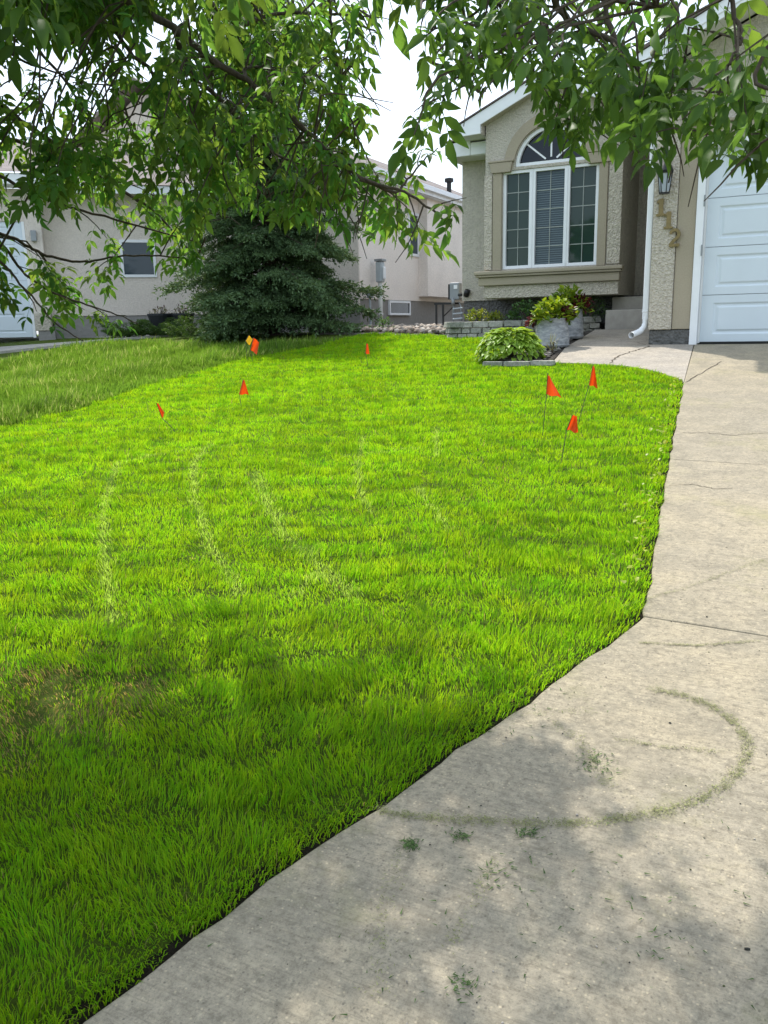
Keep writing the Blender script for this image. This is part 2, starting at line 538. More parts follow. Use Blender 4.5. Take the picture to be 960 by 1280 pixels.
def sheet(name, poly, dz0, dz1, mat, bevel=0.0, parent=None, kind='structure'):
    mb = MB()
    mb.prismZ(poly, lambda x, y: tz(y) + dz0, lambda x, y: tz(y) + dz1)
    return mb.build(name, mat, parent, bevel, kind=kind)
def line_y(p, q, y):
    return p[0] + (q[0] - p[0]) * (y - p[1]) / (q[1] - p[1])
# bare earth along the concrete edge
outer = [(x - 0.05 - 0.015 * math.sin(9 * y), y + 0.02) for x, y in EDGE]
sheet('edge_soil', outer + [(x + 0.05, y - 0.05) for x, y in reversed(EDGE)], -0.06, -0.012, M['edge_soil'])

drive = bpy.data.objects.new('driveway', None)
drive.location = (1.5, 4.0, tz(4.0)); COL.objects.link(drive); drive['kind'] = 'structure'
J = 0.004
def slab(name, poly, mat=M['concrete'], parent=drive):
    return sheet(name, poly, -0.16, 0.0, mat, 0.007, parent, None)
near_edge = CH1
slab('slab', near_edge + [(2.7, 2.90), (2.7, -2.0)])
e1 = [(-0.47 - 0.000, 3.11 + J)] + [p for p in CH2 if 3.15 < p[1] < 5.33] + [(-0.70, 5.36)]
slab('slab', e1 + [(2.7, 5.20), (2.7, 2.90 + J)])
e2 = [(-0.70, 5.36 + J)] + [p for p in CH2 if 5.40 < p[1] < 7.78] + [(-0.945, 7.80)]
slab('slab', e2 + [(-1.155, 10.36), (2.7, 10.36), (2.7, 5.20 + J)])
# filler under the joints
sheet('joint_filler', [(-1.0, 0.5), (-0.46, 3.0), (-0.9, 7.6), (-1.1, 10.3), (2.6, 10.3), (2.6, -1.9), (-1.3, -1.9)], -0.20, -0.022, M['edge_soil'], parent=drive, kind=None)
# cracks: thin dirt filled ribbons just proud of the slab
def crack(name, pts, w, parent):
    mb = MB(); vs = []; fs = []
    for i, p in enumerate(pts):
        a = Vector(pts[max(0, i - 1)]); b = Vector(pts[min(len(pts) - 1, i + 1)])
        d = (b - a); d.z = 0; d.normalize(); nn = Vector((-d.y, d.x, 0))
        ww = w * random.uniform(0.4, 1.3)
        q = Vector(p); q.z = tz(q.y) + 0.003
        vs += [q + nn * ww, q - nn * ww]
    for i in range(len(pts) - 1):
        fs.append((2 * i + 1, 2 * i + 3, 2 * i + 2, 2 * i))
    mb.add(vs, fs)
    return mb.build(name, M['crack'], parent)
def pxline(pix, sub=6, jit=0.012):
    out = []
    P = [G(*p) for p in pix]
    for a, b in zip(P[:-1], P[1:]):
        for i in range(sub):
            q = a.lerp(b, i / sub)
            out.append(Vector((q.x + random.uniform(-jit, jit), q.y + random.uniform(-jit, jit), 0)))
    out.append(P[-1])
    return out
crack('crack', pxline([(857, 478), (880, 465), (902, 452)], 6, 0.01), 0.006, drive)
crack('crack', pxline([(851, 542), (880, 541), (915, 545), (958, 541)], 8, 0.015), 0.0035, drive)
crack('crack', pxline([(835, 607), (865, 606), (890, 611), (915, 612)], 8, 0.012), 0.003, drive)

walk = bpy.data.objects.new('walkway', None)
walk.location = (-2.1, 10.5, tz(10.5)); COL.objects.link(walk); walk['kind'] = 'structure'
wp = [(-0.952, 7.90 + J)] + [p for p in CH2 if p[1] > 7.95] + [(-2.62, 10.2), (-2.66, 11.98), (-1.62, 11.98), (-1.655, 10.375), (-1.165, 10.375), (-0.955, 7.80)]
slab('slab', wp[:-1] + [(-0.951 - J, 7.9)], M['concrete2'], walk)
crack('crack', pxline([(763, 454), (771, 447), (788, 440), (800, 437), (812, 433)], 6, 0.02), 0.013, walk)
crack('crack', pxline([(768, 454), (800, 453), (835, 452), (858, 451)], 6, 0.006), 0.003, walk)
crack('crack', pxline([(795, 428), (806, 431), (812, 433)], 4, 0.01), 0.005, walk)

# mulch bed beside the walk, rock bed between the houses
sheet('mulch_bed', [(-2.50, 9.10), (-3.0, 9.0), (-3.15, 9.18), (-3.20, 9.6), (-3.18, 9.95), (-3.2, 10.5), (-3.25, 11.4), (-2.68, 11.9), (-2.64, 10.3)], -0.05, -0.008, M['mulch'])
sheet('planting_soil', [(-4.5, 11.35), (-3.4, 11.55), (-2.75, 12.0), (-2.6, 12.58), (-4.9, 12.58), (-4.6, 11.5)], -0.05, 0.06, M['mulch'])
sheet('rock_bed', [(-4.62, 11.55), (-5.6, 11.75), (-6.5, 12.15), (-8.0, 12.6), (-8.0, 26.0), (-4.9, 26.0), (-4.9, 12.7), (-4.60, 12.5)], -0.05, -0.01, M['rockbed'])

# neighbour's driveway and path
nd = [(-25, 5.0), (-14.6, 9.2), (-12.57, 10.17), (-11.85, 11.0), (-11.35, 11.55), (-10.95, 12.1), (-10.7, 13.2), (-11.2, 15.0), (-14.5, 13.5), (-25, 14.0)]
sheet('neighbour_driveway', nd, -0.12, 0.012, M['concrete3'])

# ================================================================== OUR HOUSE
H = thing('stucco_house', (-1.0, 14.0, -0.1), 'tan stucco bungalow with arched bay window and white attached garage', 'house')
def part(name, fn, mat, bevel=0.0, parent=H, label=None, smooth=False):
    mb = MB(); fn(mb)
    return mb.build(name, mat, parent, bevel, smooth, label)
def boxpart(name, mat, x0, x1, y0, y1, z0, z1, bevel=0.0, parent=H, label=None):
    mb = MB(); mb.box(x0, x1, y0, y1, z0, z1)
    return mb.build(name, mat, parent, bevel, False, label)

# main block
boxpart('wall', M['stucco'], -4.90, -2.40, 12.60, 22.0, 0.37, 2.50)
boxpart('foundation', M['parging'], -4.88, -1.66, 12.63, 21.98, -0.6, 0.368)
boxpart('wall', M['stucco'], -2.398, -1.652, 13.20, 21.9, 0.369, 3.0, label='shaded wall at the back of the entry recess')
# bay
AXC, ARC_Z, ARC_R = -3.37, 2.165, 0.50
def arc(r, n=20, a0=0.0, a1=math.pi, cx=AXC, cz=ARC_Z):
    return [(cx + r * math.cos(a0 + (a1 - a0) * i / n), cz + r * math.sin(a0 + (a1 - a0) * i / n)) for i in range(n + 1)]
BX0, BX1 = -4.31, -2.37
FY = 11.84                                          # plane of the bay's fascia boards
_a, _b = onY(564, 163, FY), onY(650, 108, FY)
GS = (_b.z - _a.z) / (_b.x - _a.x)                  # roof pitch
TIPL = (_a.x, _a.z); AP = (-3.37, _a.z + GS * (-3.37 - _a.x))
_c = onY(790, 138, FY); TIPR = (_c.x, AP[1] - GS * (_c.x - AP[0]))
FH = 0.165
XL, XR = -4.335, -2.375
def under(x): return AP[1] - FH - GS * abs(x - AP[0])
bay_out = [(BX0, 0.37), (BX1, 0.37), (BX1, under(BX1) + .05), (AP[0], under(AP[0]) + .05), (BX0, under(BX0) + .05)]
win_hole = [(-4.05, 0.78), (-4.05, 2.125), (-2.685, 2.125), (-2.685, 0.78)]
arch_hole = [(AXC - ARC_R, 2.165)] + list(reversed(arc(ARC_R)))[1:-1] + [(AXC + ARC_R, 2.165)]
part('bay_wall', lambda b: b.prismY(bay_out, 12.0, 12.16, [win_hole, arch_hole]), M['stucco'])
def f(b):
    b.box(BX0, BX0 + 0.12, 12.162, 12.598, 0.372, 2.66); b.box(BX1 - 0.12, BX1, 12.162, 13.6, 0.372, 2.66)
    b.box(BX0 + 0.122, BX1 - 0.122, 12.162, 12.598, 0.372, 0.50)
part('bay_side', f, M['stucco'])
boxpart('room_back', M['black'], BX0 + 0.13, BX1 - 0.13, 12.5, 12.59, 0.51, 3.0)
# pilasters, capitals, arch band, keystone
for x0, x1 in ((-4.185, -4.055), (-2.68, -2.56)):
    boxpart('pilaster', M['trim_tan'], x0, x1, 11.965, 12.01, 0.765, 2.10, 0.006)
def capital(x0, x1):
    def f(b):
        b.prismY([(x0 + .03, 2.10), (x1 - .03, 2.10), (x1, 2.235), (x0, 2.235)], 11.94, 12.01)
        b.box(x0 - 0.02, x1 + 0.02, 11.93, 12.01, 2.237, 2.262)
    part('capital', f, M['trim_tan'], 0.006)
capital(-4.235, -3.895); capital(-2.86, -2.50)
band = arc(ARC_R + 0.16, 24, 0.14, math.pi - 0.14) + list(reversed(arc(ARC_R + 0.012, 24, 0.16, math.pi - 0.16)))
part('arch_band', lambda b: b.prismY(band, 11.968, 12.01), M['trim_tan'], 0.005)
part('keystone', lambda b: b.prismY([(AXC - .06, 2.665), (AXC + .06, 2.665), (AXC + .10, 2.90), (AXC - .10, 2.90)], 11.94, 12.01), M['trim_tan'], 0.006)
# right-hand rough strip of the bay
boxpart('corner_strip', M['stucco_rough'], -2.545, -2.365, 11.975, 12.012, 0.78, 2.62, 0.006)
boxpart('corner_strip', M['stucco_rough'], -4.32, -4.20, 11.975, 12.012, 0.78, 2.08, 0.006)
# moulded sill
def f(b):
    b.box(-4.43, -2.30, 11.84, 12.0, 0.705, 0.755)
    b.box(-4.41, -2.32, 11.86, 12.0, 0.672, 0.703)
    b.box(-4.38, -2.345, 11.90, 12.0, 0.555, 0.670)
part('sill', f, M['trim_tan'], 0.012)
boxpart('apron', M['stucco_rough'], -4.315, -2.365, 11.955, 12.002, 0.375, 0.553, 0.008)

# the three casements
wf = part('window', lambda b: (b.prismY([(-4.048, .782), (-2.687, .782), (-2.687, 2.123), (-4.048, 2.123)], 12.02, 12.10,
        [[(-4.005, .825), (-4.005, 2.08), (-3.665, 2.08), (-3.665, .825)], [(-3.575, .825), (-3.575, 2.08), (-3.165, 2.08), (-3.165, .825)], [(-3.085, .825), (-3.085, 2.08), (-2.73, 2.08), (-2.73, .825)]]),
        b.box(-3.628, -3.612, 12.012, 12.02, .79, 2.115), b.box(-3.133, -3.117, 12.012, 12.02, .79, 2.115)), M['white'], 0.004)
for i, (x0, x1) in enumerate(((-4.005, -3.665), (-3.575, -3.165), (-3.085, -2.73))):
    boxpart('pane', M['glassblue'] if i == 1 else M['glass'], x0 - .004, x1 + .004, 12.07, 12.082, .82, 2.085, parent=wf)
    def f(b, x0=x0, x1=x1):
        xm = (x0 + x1) / 2
        b.box(xm - .005, xm + .005, 12.060, 12.069, .826, 2.079)
        for k in range(1, 5):
            z = .825 + 1.255 * k / 5
            b.box(x0 + .001, x1 - .001, 12.061, 12.068, z - .006, z + .006)
    part('grille', f, M['muntin'], parent=wf)
def f(b):
    z = .84
    while z < 2.07:
        b.add([(-3.572, 12.0655, z), (-3.168, 12.0655, z), (-3.168, 12.0695, z + .012), (-3.572, 12.0695, z + .012)], [(0, 1, 2, 3)])
        z += 0.030
part('blind', f, M['blind'], parent=wf)
# the arched light above
aw_out = [(AXC - .498, 2.167)] + list(reversed(arc(.498, 24)))[1:-1] + [(AXC + .498, 2.167)]
aw_in = [(AXC - .452, 2.207)] + [(x, z + .0) for x, z in list(reversed(arc(.452, 24, 0.09, math.pi - 0.09)))] + [(AXC + .452, 2.207)]
aw = part('arched_window', lambda b: b.prismY(list(reversed(aw_out)), 12.02, 12.10, [list(reversed(aw_in))]), M['white'], 0.003)
part('pane', lambda b: b.prismY(list(reversed([(AXC - .46, 2.19)] + list(reversed(arc(.46, 24, 0.06, math.pi - 0.06))) + [(AXC + .46, 2.19)])), 12.07, 12.082), M['glassdark'], parent=aw)
def f(b):
    for a in (rad(40), rad(90), rad(140)):
        dx, dz = math.cos(a), math.sin(a)
        p = Vector((AXC + dx * .10, 0, 2.20 + dz * .06)); q = Vector((AXC + dx * .46, 0, ARC_Z + dz * .46))
        nn = Vector((-(q - p).z, 0, (q - p).x)).normalized() * .011
        b.prismY([((p - nn).x, (p - nn).z), ((q - nn).x, (q - nn).z), ((q + nn).x, (q + nn).z), ((p + nn).x, (p + nn).z)][::-1], 12.056, 12.069)
part('muntin', f, M['white'], parent=aw)
# bay gable: fascia boards, soffit, roof
def f(b):
    b.prismY([(TIPL[0], TIPL[1] - FH * .35), (TIPL[0] + .07, TIPL[1] - FH * .62), (XL, TIPL[1] - FH * .55), (XL, under(XL)), (AP[0], AP[1] - FH), AP, TIPL], FY, FY + .03)
    b.prismY([(AP[0] + .002, AP[1] - FH), (XR, under(XR)), (XR, TIPR[1] - FH * .62), (TIPR[0], TIPR[1] - FH * .62), TIPR, (AP[0] + .002, AP[1])], FY, FY + .03)
part('fascia', f, M['white'], 0.004)
def f(b):
    for (x, z) in (TIPL, TIPR):
        s = 1 if x < -3.3 else -1
        b.prismY([(x, z + .005), (x, z - .03), (AP[0], AP[1] - .03), (AP[0], AP[1] + .005)][:: s], FY + .032, 17.0)
part('bay_roof', f, M['roof'])
def f(b):
    for (x, z) in (TIPL, TIPR):
        s = 1 if x < -3.3 else -1
        b.prismY([(x, z + .028), (x, z + .006), (AP[0], AP[1] + .006), (AP[0], AP[1] + .028)][:: s], FY - .02, 17.0)
part('shingle_edge', f, M['roof'])
zl = TIPL[1] - FH * .55
def f(b):
    b.box(TIPL[0] + .05, XL, FY + .032, 16.0, zl - .004, zl + .006); b.box(XR, TIPR[0], FY + .032, 12.0, TIPR[1] - FH * .62, TIPR[1] - FH * .62 + .01)
    b.box(TIPL[0] + .01, TIPL[0] + .04, FY + .032, 16.5, zl + .01, TIPL[1] - .03)
part('soffit', f, M['soffit'])
def f(b):
    b.add([(XL, FY + .031, under(XL)), (AP[0], FY + .031, under(AP[0])), (AP[0], 12.0, under(AP[0])), (XL, 12.0, under(XL))], [(0, 1, 2, 3)])
    b.add([(AP[0], FY + .031, under(AP[0])), (XR, FY + .031, under(XR)), (XR, 12.0, under(XR)), (AP[0], 12.0, under(AP[0]))], [(0, 1, 2, 3)])
    b.box(XL - .002, XL + .012, FY + .032, 11.998, zl, under(XL)); b.box(XR - .012, XR + .002, FY + .032, 11.998, TIPR[1] - FH * .62, under(XR))
part('gable_soffit', f, M['stucco'])
# main roof and its low eave left of the bay
def f(b):
    b.prismY([(-5.02, 2.53), (-4.96, 2.425), (-4.62, 2.425), (-4.62, 2.64), (-5.02, 2.60)], 12.19, 12.22)
    b.box(-5.03, -5.005, 12.221, 22.0, 2.47, 2.62); b.box(-4.619, -4.312, 12.20, 12.222, 2.43, 2.60)
part('eave_fascia', f, M['white'], 0.004)
boxpart('eave_soffit', M['soffit'], -5.00, -4.32, 12.223, 12.598, 2.42, 2.432)
boxpart('eave_soffit', M['soffit'], -5.00, -4.905, 12.60, 22.0, 2.42, 2.432)
boxpart('entry_soffit', M['soffit'], -2.36, -1.66, 11.60, 13.19, 2.84, 2.86)
def f(b):
    e, y0, y1 = 2.645, 12.17, 22.5
    v = [(-5.04, y0, e), (4.9, y0, e), (4.9, y1, e), (-5.04, y1, e), (-0.6, 17.3, 4.75), (1.0, 17.3, 4.75)]
    b.add(v, [(0, 1, 5, 4), (1, 2, 5), (2, 3, 4, 5), (3, 0, 4), (3, 2, 1, 0)])
part('roof', f, M['roof'])
# entry recess: high window over the shaded wall
tw = boxpart('transom_window', M['white'], -2.365, -1.66, 13.10, 13.198, 2.335, 2.47, 0.012)
boxpart('pane', M['glassdark'], -2.365, -1.66, 13.16, 13.19, 2.472, 2.835, parent=tw)
# concrete steps (top step is the landing)
boxpart('step', M['step'], -2.54, -1.66, 12.02, 12.62, -0.3, 0.165, 0.012)
boxpart('step', M['step'], -2.51, -1.66, 12.30, 13.19, -0.3, 0.345, 0.012)

# garage
def f(b):
    b.prismY([(-1.65, -0.09), (-1.20, -0.09), (-1.20, 2.02), (1.64, 2.02), (1.64, -0.09), (4.35, -0.09), (4.35, 2.72), (1.35, 4.02), (-1.65, 2.72)], 10.40, 10.62)
    b.box(-1.65, -1.45, 10.622, 22.0, -0.09, 2.70)
    b.box(4.15, 4.35, 10.622, 22.0, -0.09, 2.70)
part('garage_wall', f, M['stucco'])
part('garage_ceiling', lambda b: b.box(-1.44, 4.14, 10.63, 21.9, 2.5, 2.55), M['soffit'])
boxpart('pillar', M['stucco_rough'], -1.685, -1.425, 10.35, 10.66, -0.098, 2.55, 0.012)
boxpart('trim_strip', M['trim_tan'], -1.42, -1.222, 10.372, 10.402, -0.095, 2.10, 0.006)
def f(b):
    b.box(-1.218, 1.72, 10.36, 10.402, 1.93, 2.09)
    b.box(-1.43, 1.93, 10.335, 10.402, 2.102, 2.135)
part('trim_strip', f, M['trim_tan'], 0.008)
boxpart('foundation', M['parging'], -1.675, -1.224, 10.385, 10.66, -0.45, -0.10, 0.01)
boxpart('foundation', M['parging'], 1.74, 4.33, 10.42, 10.66, -0.45, -0.10, 0.01)
part('door_casing', lambda b: (b.box(-1.218, -1.135, 10.345, 10.50, -0.275, 1.925), b.box(-1.134, 1.60, 10.345, 10.50, 1.855, 1.925), b.box(1.60, 1.68, 10.345, 10.50, -0.275, 1.925)), M['white'], 0.006)
boxpart('door_stop', M['soffit'], -1.134, -1.112, 10.40, 10.47, -0.26, 1.85, 0.003)
gd = boxpart('garage_door', M['grey'], -1.12, 1.60, 10.50, 10.52, -0.255, 1.86)
boxpart('door_seal', M['black'], -1.11, 1.60, 10.448, 10.49, -0.272, -0.248, parent=gd)
def door_panel(mbs, x0, x1, z0, z1, yf, wins):
    "one sectional panel with bevelled raised fields; front at yf"
    b = mbs
    holes = [[(a, z0 + .085), (a, z1 - .085), (c, z1 - .085), (c, z0 + .085)] for a, c in wins]
    b.prismY([(x0, z0), (x1, z0), (x1, z1), (x0, z1)], yf, yf + .04, holes)
    for a, c in wins:
        lo, hi = z0 + .085, z1 - .085
        o = [(a, yf + .0, lo), (c, yf, lo), (c, yf, hi), (a, yf, hi)]
        i1 = [(a + .018, yf + .014, lo + .018), (c - .018, yf + .014, lo + .018), (c - .018, yf + .014, hi - .018), (a + .018, yf + .014, hi - .018)]
        i2 = [(a + .034, yf + .014, lo + .034), (c - .034, yf + .014, lo + .034), (c - .034, yf + .014, hi - .034), (a + .034, yf + .014, hi - .034)]
        i3 = [(a + .058, yf + .001, lo + .054), (c - .058, yf + .001, lo + .054), (c - .058, yf + .001, hi - .054), (a + .058, yf + .001, hi - .054)]
        vs = o + i1 + i2 + i3
        fs = []
        for r in range(3):
            for k in range(4):
                k2 = (k + 1) % 4
                fs.append((r * 4 + k, r * 4 + k2, r * 4 + 4 + k2, r * 4 + 4 + k))
        fs.append((12, 13, 14, 15))
        b.add(vs, fs)
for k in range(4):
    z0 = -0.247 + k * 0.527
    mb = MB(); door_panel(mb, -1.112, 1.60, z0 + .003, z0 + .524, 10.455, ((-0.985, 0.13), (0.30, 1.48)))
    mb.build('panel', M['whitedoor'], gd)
for z in (1.33, .80): boxpart('hinge', M['grey'], -1.145, -1.128, 10.335, 10.352, z - .09, z + .03, parent=gd)
# garage gable: rake fascia, soffit, roof
GT, GA = (-1.86, 2.80), (1.35, 4.26)
def f(b):
    b.prismY([(GT[0], GT[1] - .02), (GT[0], GT[1] - .13), (GT[0] + .05, GT[1] - .225), (-1.50, GT[1] - .225), (-1.50, 2.805), (1.35, 4.05), (1.35, 4.26), (GT[0], GT[1])], 9.95, 9.98)
    b.prismY([(1.352, 4.05), (4.22, 2.79), (4.22, 2.58), (4.56, 2.58), (4.56, 2.80), (1.352, 4.26)], 9.95, 9.98)
part('fascia', f, M['white'], 0.004)
def f(b):
    b.prismY([(GT[0] + .01, GT[1] - .10), (-1.50, GT[1] + .055), (1.35, 4.15), (1.35, 4.165), (GT[0] + .01, GT[1] - .085)], 9.94, 9.949)
part('fascia_lip', f, M['white'])
def f(b):
    b.add([(-1.52, 9.98, 2.80), (1.35, 9.98, 4.05), (1.35, 10.4, 4.05), (-1.52, 10.4, 2.80)], [(0, 1, 2, 3)])
    b.add([(1.35, 9.98, 4.05), (4.25, 9.98, 2.80), (4.25, 10.4, 2.80), (1.35, 10.4, 4.05)], [(0, 1, 2, 3)])
    b.box(-1.83, -1.51, 9.982, 22.0, 2.585, 2.60); b.box(4.21, 4.53, 9.982, 22.0, 2.585, 2.60)
part('soffit', f, M['soffit'])
def f(b):
    b.prismY([(GT[0] - .02, GT[1] + .002), (1.35, 4.262), (1.35, 4.30), (GT[0] - .02, GT[1] + .036)], 9.93, 22.0)
    b.prismY([(1.352, 4.262), (4.58, 2.802), (4.58, 2.836), (1.352, 4.30)], 9.93, 22.0)
part('garage_roof', f, M['roof'])
boxpart('gutter', M['white'], -1.95, -1.862, 9.96, 22.0, 2.66, 2.775, 0.015)
# downspout
def f(b):
    def rect(cx, cy, z0, z1): b.box(cx - .035, cx + .035, cy - .03, cy + .03, z0, z1)
    rect(-1.735, 10.46, 0.02, 2.40)
    b.box(-1.745 - .03, -1.70, 10.425, 10.495, 0.10, 0.13)
part('downspout', f, M['white'], 0.012)
part('downspout', lambda b: (b.tube([(-1.735, 10.46, 0.06), (-1.735, 10.46, -0.02), (-1.745, 10.44, -0.07), (-1.78, 10.38, -0.115), (-1.83, 10.28, -0.145), (-1.85, 10.22, -0.155)], [.034, .034, .035, .035, .035, .037], 10, False),), M["white"], smooth=True)
part('downspout', lambda b: b.tube([(-1.735, 10.46, 2.36), (-1.735, 10.46, 2.45), (-1.82, 10.40, 2.58), (-1.90, 10.36, 2.66)], .042, 10), M['white'], smooth=True)

# wall lantern and stepped numerals on the pillar
L = thing('wall_lantern', (-1.56, 10.25, 1.38), 'black framed glass wall lantern above the house number on the pillar', 'lamp')
part('back_plate', lambda b: b.box(-1.60, -1.52, 10.325, 10.349, 1.44, 1.72), M['black'], 0.005, L)
part('lamp_glass', lambda b: b.lathe([(.052, 0), (.074, .20)], (-1.56, 10.25, 1.42), 6), M['lampglass'], 0, L)
def f(b):
    c = Vector((-1.56, 10.25, 0))
    for k in range(6):
        a = 2 * math.pi * k / 6
        b.tube([(c.x + .054 * math.cos(a), c.y + .054 * math.sin(a), 1.41), (c.x + .077 * math.cos(a), c.y + .077 * math.sin(a), 1.625)], .006, 6)
    b.lathe([(.0, 1.395), (.058, 1.395), (.058, 1.412), (0.0, 1.412)], c, 6)
    b.lathe([(.084, 1.61), (.088, 1.635), (.084, 1.636)], c, 6)
part('lamp_frame', f, M['black'], 0, L)
part('lamp_shade', lambda b: b.lathe([(.09, 1.636), (.06, 1.70), (.03, 1.735), (.016, 1.78), (.022, 1.795), (0.0, 1.81)], (-1.56, 10.25, 0), 12), M['black'], 0, L, smooth=True)
part('lamp_base', lambda b: b.lathe([(0, 1.412), (.045, 1.412), (.045, 1.44), (0, 1.445)], (-1.56, 10.25, 0), 8), M['bulbwhite'], 0, L)
part('lamp_arm', lambda b: b.tube([(-1.56, 10.33, 1.66), (-1.56, 10.29, 1.78), (-1.56, 10.25, 1.80)], .008, 6), M['black'], 0, L)

NB = thing('house_number', (-1.53, 10.34, 0.85), 'brass coloured numerals 112 stepping down the rough stucco pillar', 'house number')
def one(b, cx, cz, h=0.185):
    w = h * .13; t = h * .10
    pts = [(-2.1 * w, 0), (2.1 * w, 0), (2.1 * w, t), (w, t * 1.4), (w, h), (-.5 * w, h), (-2.0 * w, h - 1.6 * t), (-2.0 * w, h - 2.6 * t), (-w, h - 2.2 * t), (-w, t * 1.4), (-2.1 * w, t)]
    b.prismY([(cx + x, cz - h / 2 + z) for x, z in pts], 10.325, 10.352)
def two(b, cx, cz, h=0.195):
    path = []
    r = h * .24
    for i in range(9):
        a = rad(165 - i * 26)
        path.append((cx + r * math.cos(a), cz + h / 2 - r - .012 + r * math.sin(a)))
    path += [(cx - .01, cz - .035), (cx - r * .95, cz - h / 2 + .022)]
    for i in range(len(path) - 1):
        p, q = Vector((path[i][0], 0, path[i][1])), Vector((path[i + 1][0], 0, path[i + 1][1]))
        e = (q - p).normalized() * .006; p = p - e; q = q + e
        wd = .017 if i > 1 else .015
        nn = Vector((-(q - p).z, 0, (q - p).x)).normalized() * wd
        yo = 10.325 + .0007 * i
        b.prismY([((p + nn).x, (p + nn).z), ((p - nn).x, (p - nn).z), ((q - nn).x, (q - nn).z), ((q + nn).x, (q + nn).z)], yo, 10.352)
    b.box(cx - r * 1.15, cx + r * 1.2, 10.324, 10.352, cz - h / 2, cz - h / 2 + .032)
    b.lathe([(0, 0), (.022, 0)], (0, 0, 0), 4) if False else None
for fn, px, py in ((one, 826.3, 259), (one, 835.8, 275), (two, 843.0, 297)):
    p = onY(px, py, 10.33)
    part('numeral', lambda b: fn(b, p.x, p.z), M['brass'], 0.0, NB)

# gas meter on our side wall
gm = thing('gas_meter', (-5.12, 12.85, 0.0), 'grey gas meter with black regulator and pipes at corner of tan house', 'gas meter')
part('meter_box', lambda b: b.box(-5.20, -5.03, 12.80, 12.94, 0.40, 0.67), M['grey'], 0.02, gm)
part('meter_edge', lambda b: b.box(-5.235, -5.205, 12.83, 12.92, 0.41, 0.65), M['black'], 0.006, gm)
part('label_plate', lambda b: b.box(-5.12, -5.06, 12.79, 12.799, 0.57, 0.63), M['white'], 0, gm)
part('regulator', lambda b: (b.tube([(-5.06, 12.84, .47), (-4.80, 12.56, .485)], [.022, .028], 8), b.tube([(-4.83, 12.585, .45), (-4.79, 12.545, .53)], .045, 10)), M['black'], 0, gm, smooth=True)
part('pipe', lambda b: (b.tube([(-5.14, 12.84, .40), (-5.14, 12.84, .30), (-5.16, 12.83, -.12)], .02, 8), b.tube([(-5.14, 12.80, .42), (-5.12, 12.78, .36), (-5.14, 12.80, .33)], .03, 8),
        b.tube([(-5.06, 12.86, .36), (-5.0, 12.8, .30), (-4.98, 12.78, -.1)], .012, 6)), M['grey'], 0, gm, smooth=True)
part('bracket', lambda b: (b.box(-5.50, -5.06, 12.88, 12.91, .335, .365), b.box(-5.48, -5.455, 12.88, 12.91, -.12, .334), b.box(-5.36, -5.335, 12.88, 12.91, -.12, .334),
        b.tube([(-5.35, 12.895, .14), (-5.14, 12.895, .32)], .010, 6)), M['black'], 0, gm)
def f(b):
    for z in (0.02, .10, .18, .26): b.tube([(-5.10, 12.72, z), (-4.90, 12.62, z + .01)], .012, 6)
part('vent_rail', f, M['greylight'], 0, gm)

# ================================================================== NEIGHBOUR'S HOUSE
N = thing('pale_stucco_house', (-11.0, 17.0, -0.1), 'pale pinkish stucco house with grey foundation behind the big spruce', 'house')
NX = -8.0
boxpart('wall', M['pink'], -14.0, NX, 15.0, 26.0, 0.56, 2.80, parent=N)
boxpart('front_wall', M['greige'], -11.25, NX - 0.004, 14.97, 14.998, 0.36, 2.80, parent=N)
boxpart('foundation', M['cinder'], -13.9, NX - 0.02, 15.02, 25.9, -0.5, 0.558, parent=N)
bx = onY(535, 371, 17.85).x
boxpart('wall_bump', M['pink'], NX - 0.5, bx, 17.85, 23.5, 0.66, 2.79, parent=N)
# side windows and basement window
def xwin(name, X, y0, y1, z0, z1, fr, parent=N, glass=M['glassblue']):
    def f(b):
        b.box(X - .02, X + .03, y0, y0 + fr, z0, z1); b.box(X - .02, X + .03, y1 - fr, y1, z0, z1)
        b.box(X - .02, X + .03, y0 + fr + .001, y1 - fr - .001, z0, z0 + fr); b.box(X - .02, X + .03, y0 + fr + .001, y1 - fr - .001, z1 - fr, z1)
    w = part(name, f, M['white'], 0.004, parent)
    boxpart('pane', glass, X - .03, X + .008, y0 + fr - .005, y1 - fr + .005, z0 + fr - .005, z1 - fr + .005, parent=w)
    return w
xwin('window', NX, 17.30, 17.84, 1.52, 2.45, 0.06)
xwin('window', bx, 20.05, 20.95, 1.40, 2.40, 0.07)
xwin('basement_window', NX, 16.28, 17.34, 0.24, 0.545, 0.045, glass=M['glassdark'])
boxpart('window_ledge', M['white'], NX - .01, NX + .12, 18.9, 20.4, 0.02, 0.06, parent=N)
# eave and hip roof of the main block
def f(b):
    b.box(NX + .36, NX + .385, 14.55, 26.4, 2.78, 2.95); b.box(-14.4, NX + .36, 14.53, 14.549, 2.78, 2.95)
    b.box(NX + .386, NX + .47, 14.5, 26.4, 2.86, 2.96)
part('gutter', f, M['white'], 0.004, N)
boxpart('soffit', M['soffit'], -14.3, NX + .355, 14.56, 26.3, 2.765, 2.778, parent=N)
def f(b):
    e, x0, x1, y0, y1 = 2.955, -14.5, NX + .44, 14.48, 26.5
    rx = (x0 + x1) / 2
    v = [(x0, y0, e), (x1, y0, e), (x1, y1, e), (x0, y1, e), (rx, y0 + 3.4, 4.50), (rx, y1 - 3.4, 4.50)]
    b.add(v, [(0, 1, 4), (1, 2, 5, 4), (2, 3, 5), (3, 0, 4, 5), (3, 2, 1, 0)])
part('roof', f, M['roof2'], 0, N)
part('roof_vent', lambda b: (b.tube([(-8.0, 19.7, 3.1), (-8.0, 19.7, 3.42)], .06, 8), b.lathe([(.0, .42), (.11, .42), (.11, .50), (0, .53)], (-8.0, 19.7, 2.95), 10)), M['black'], 0, N)
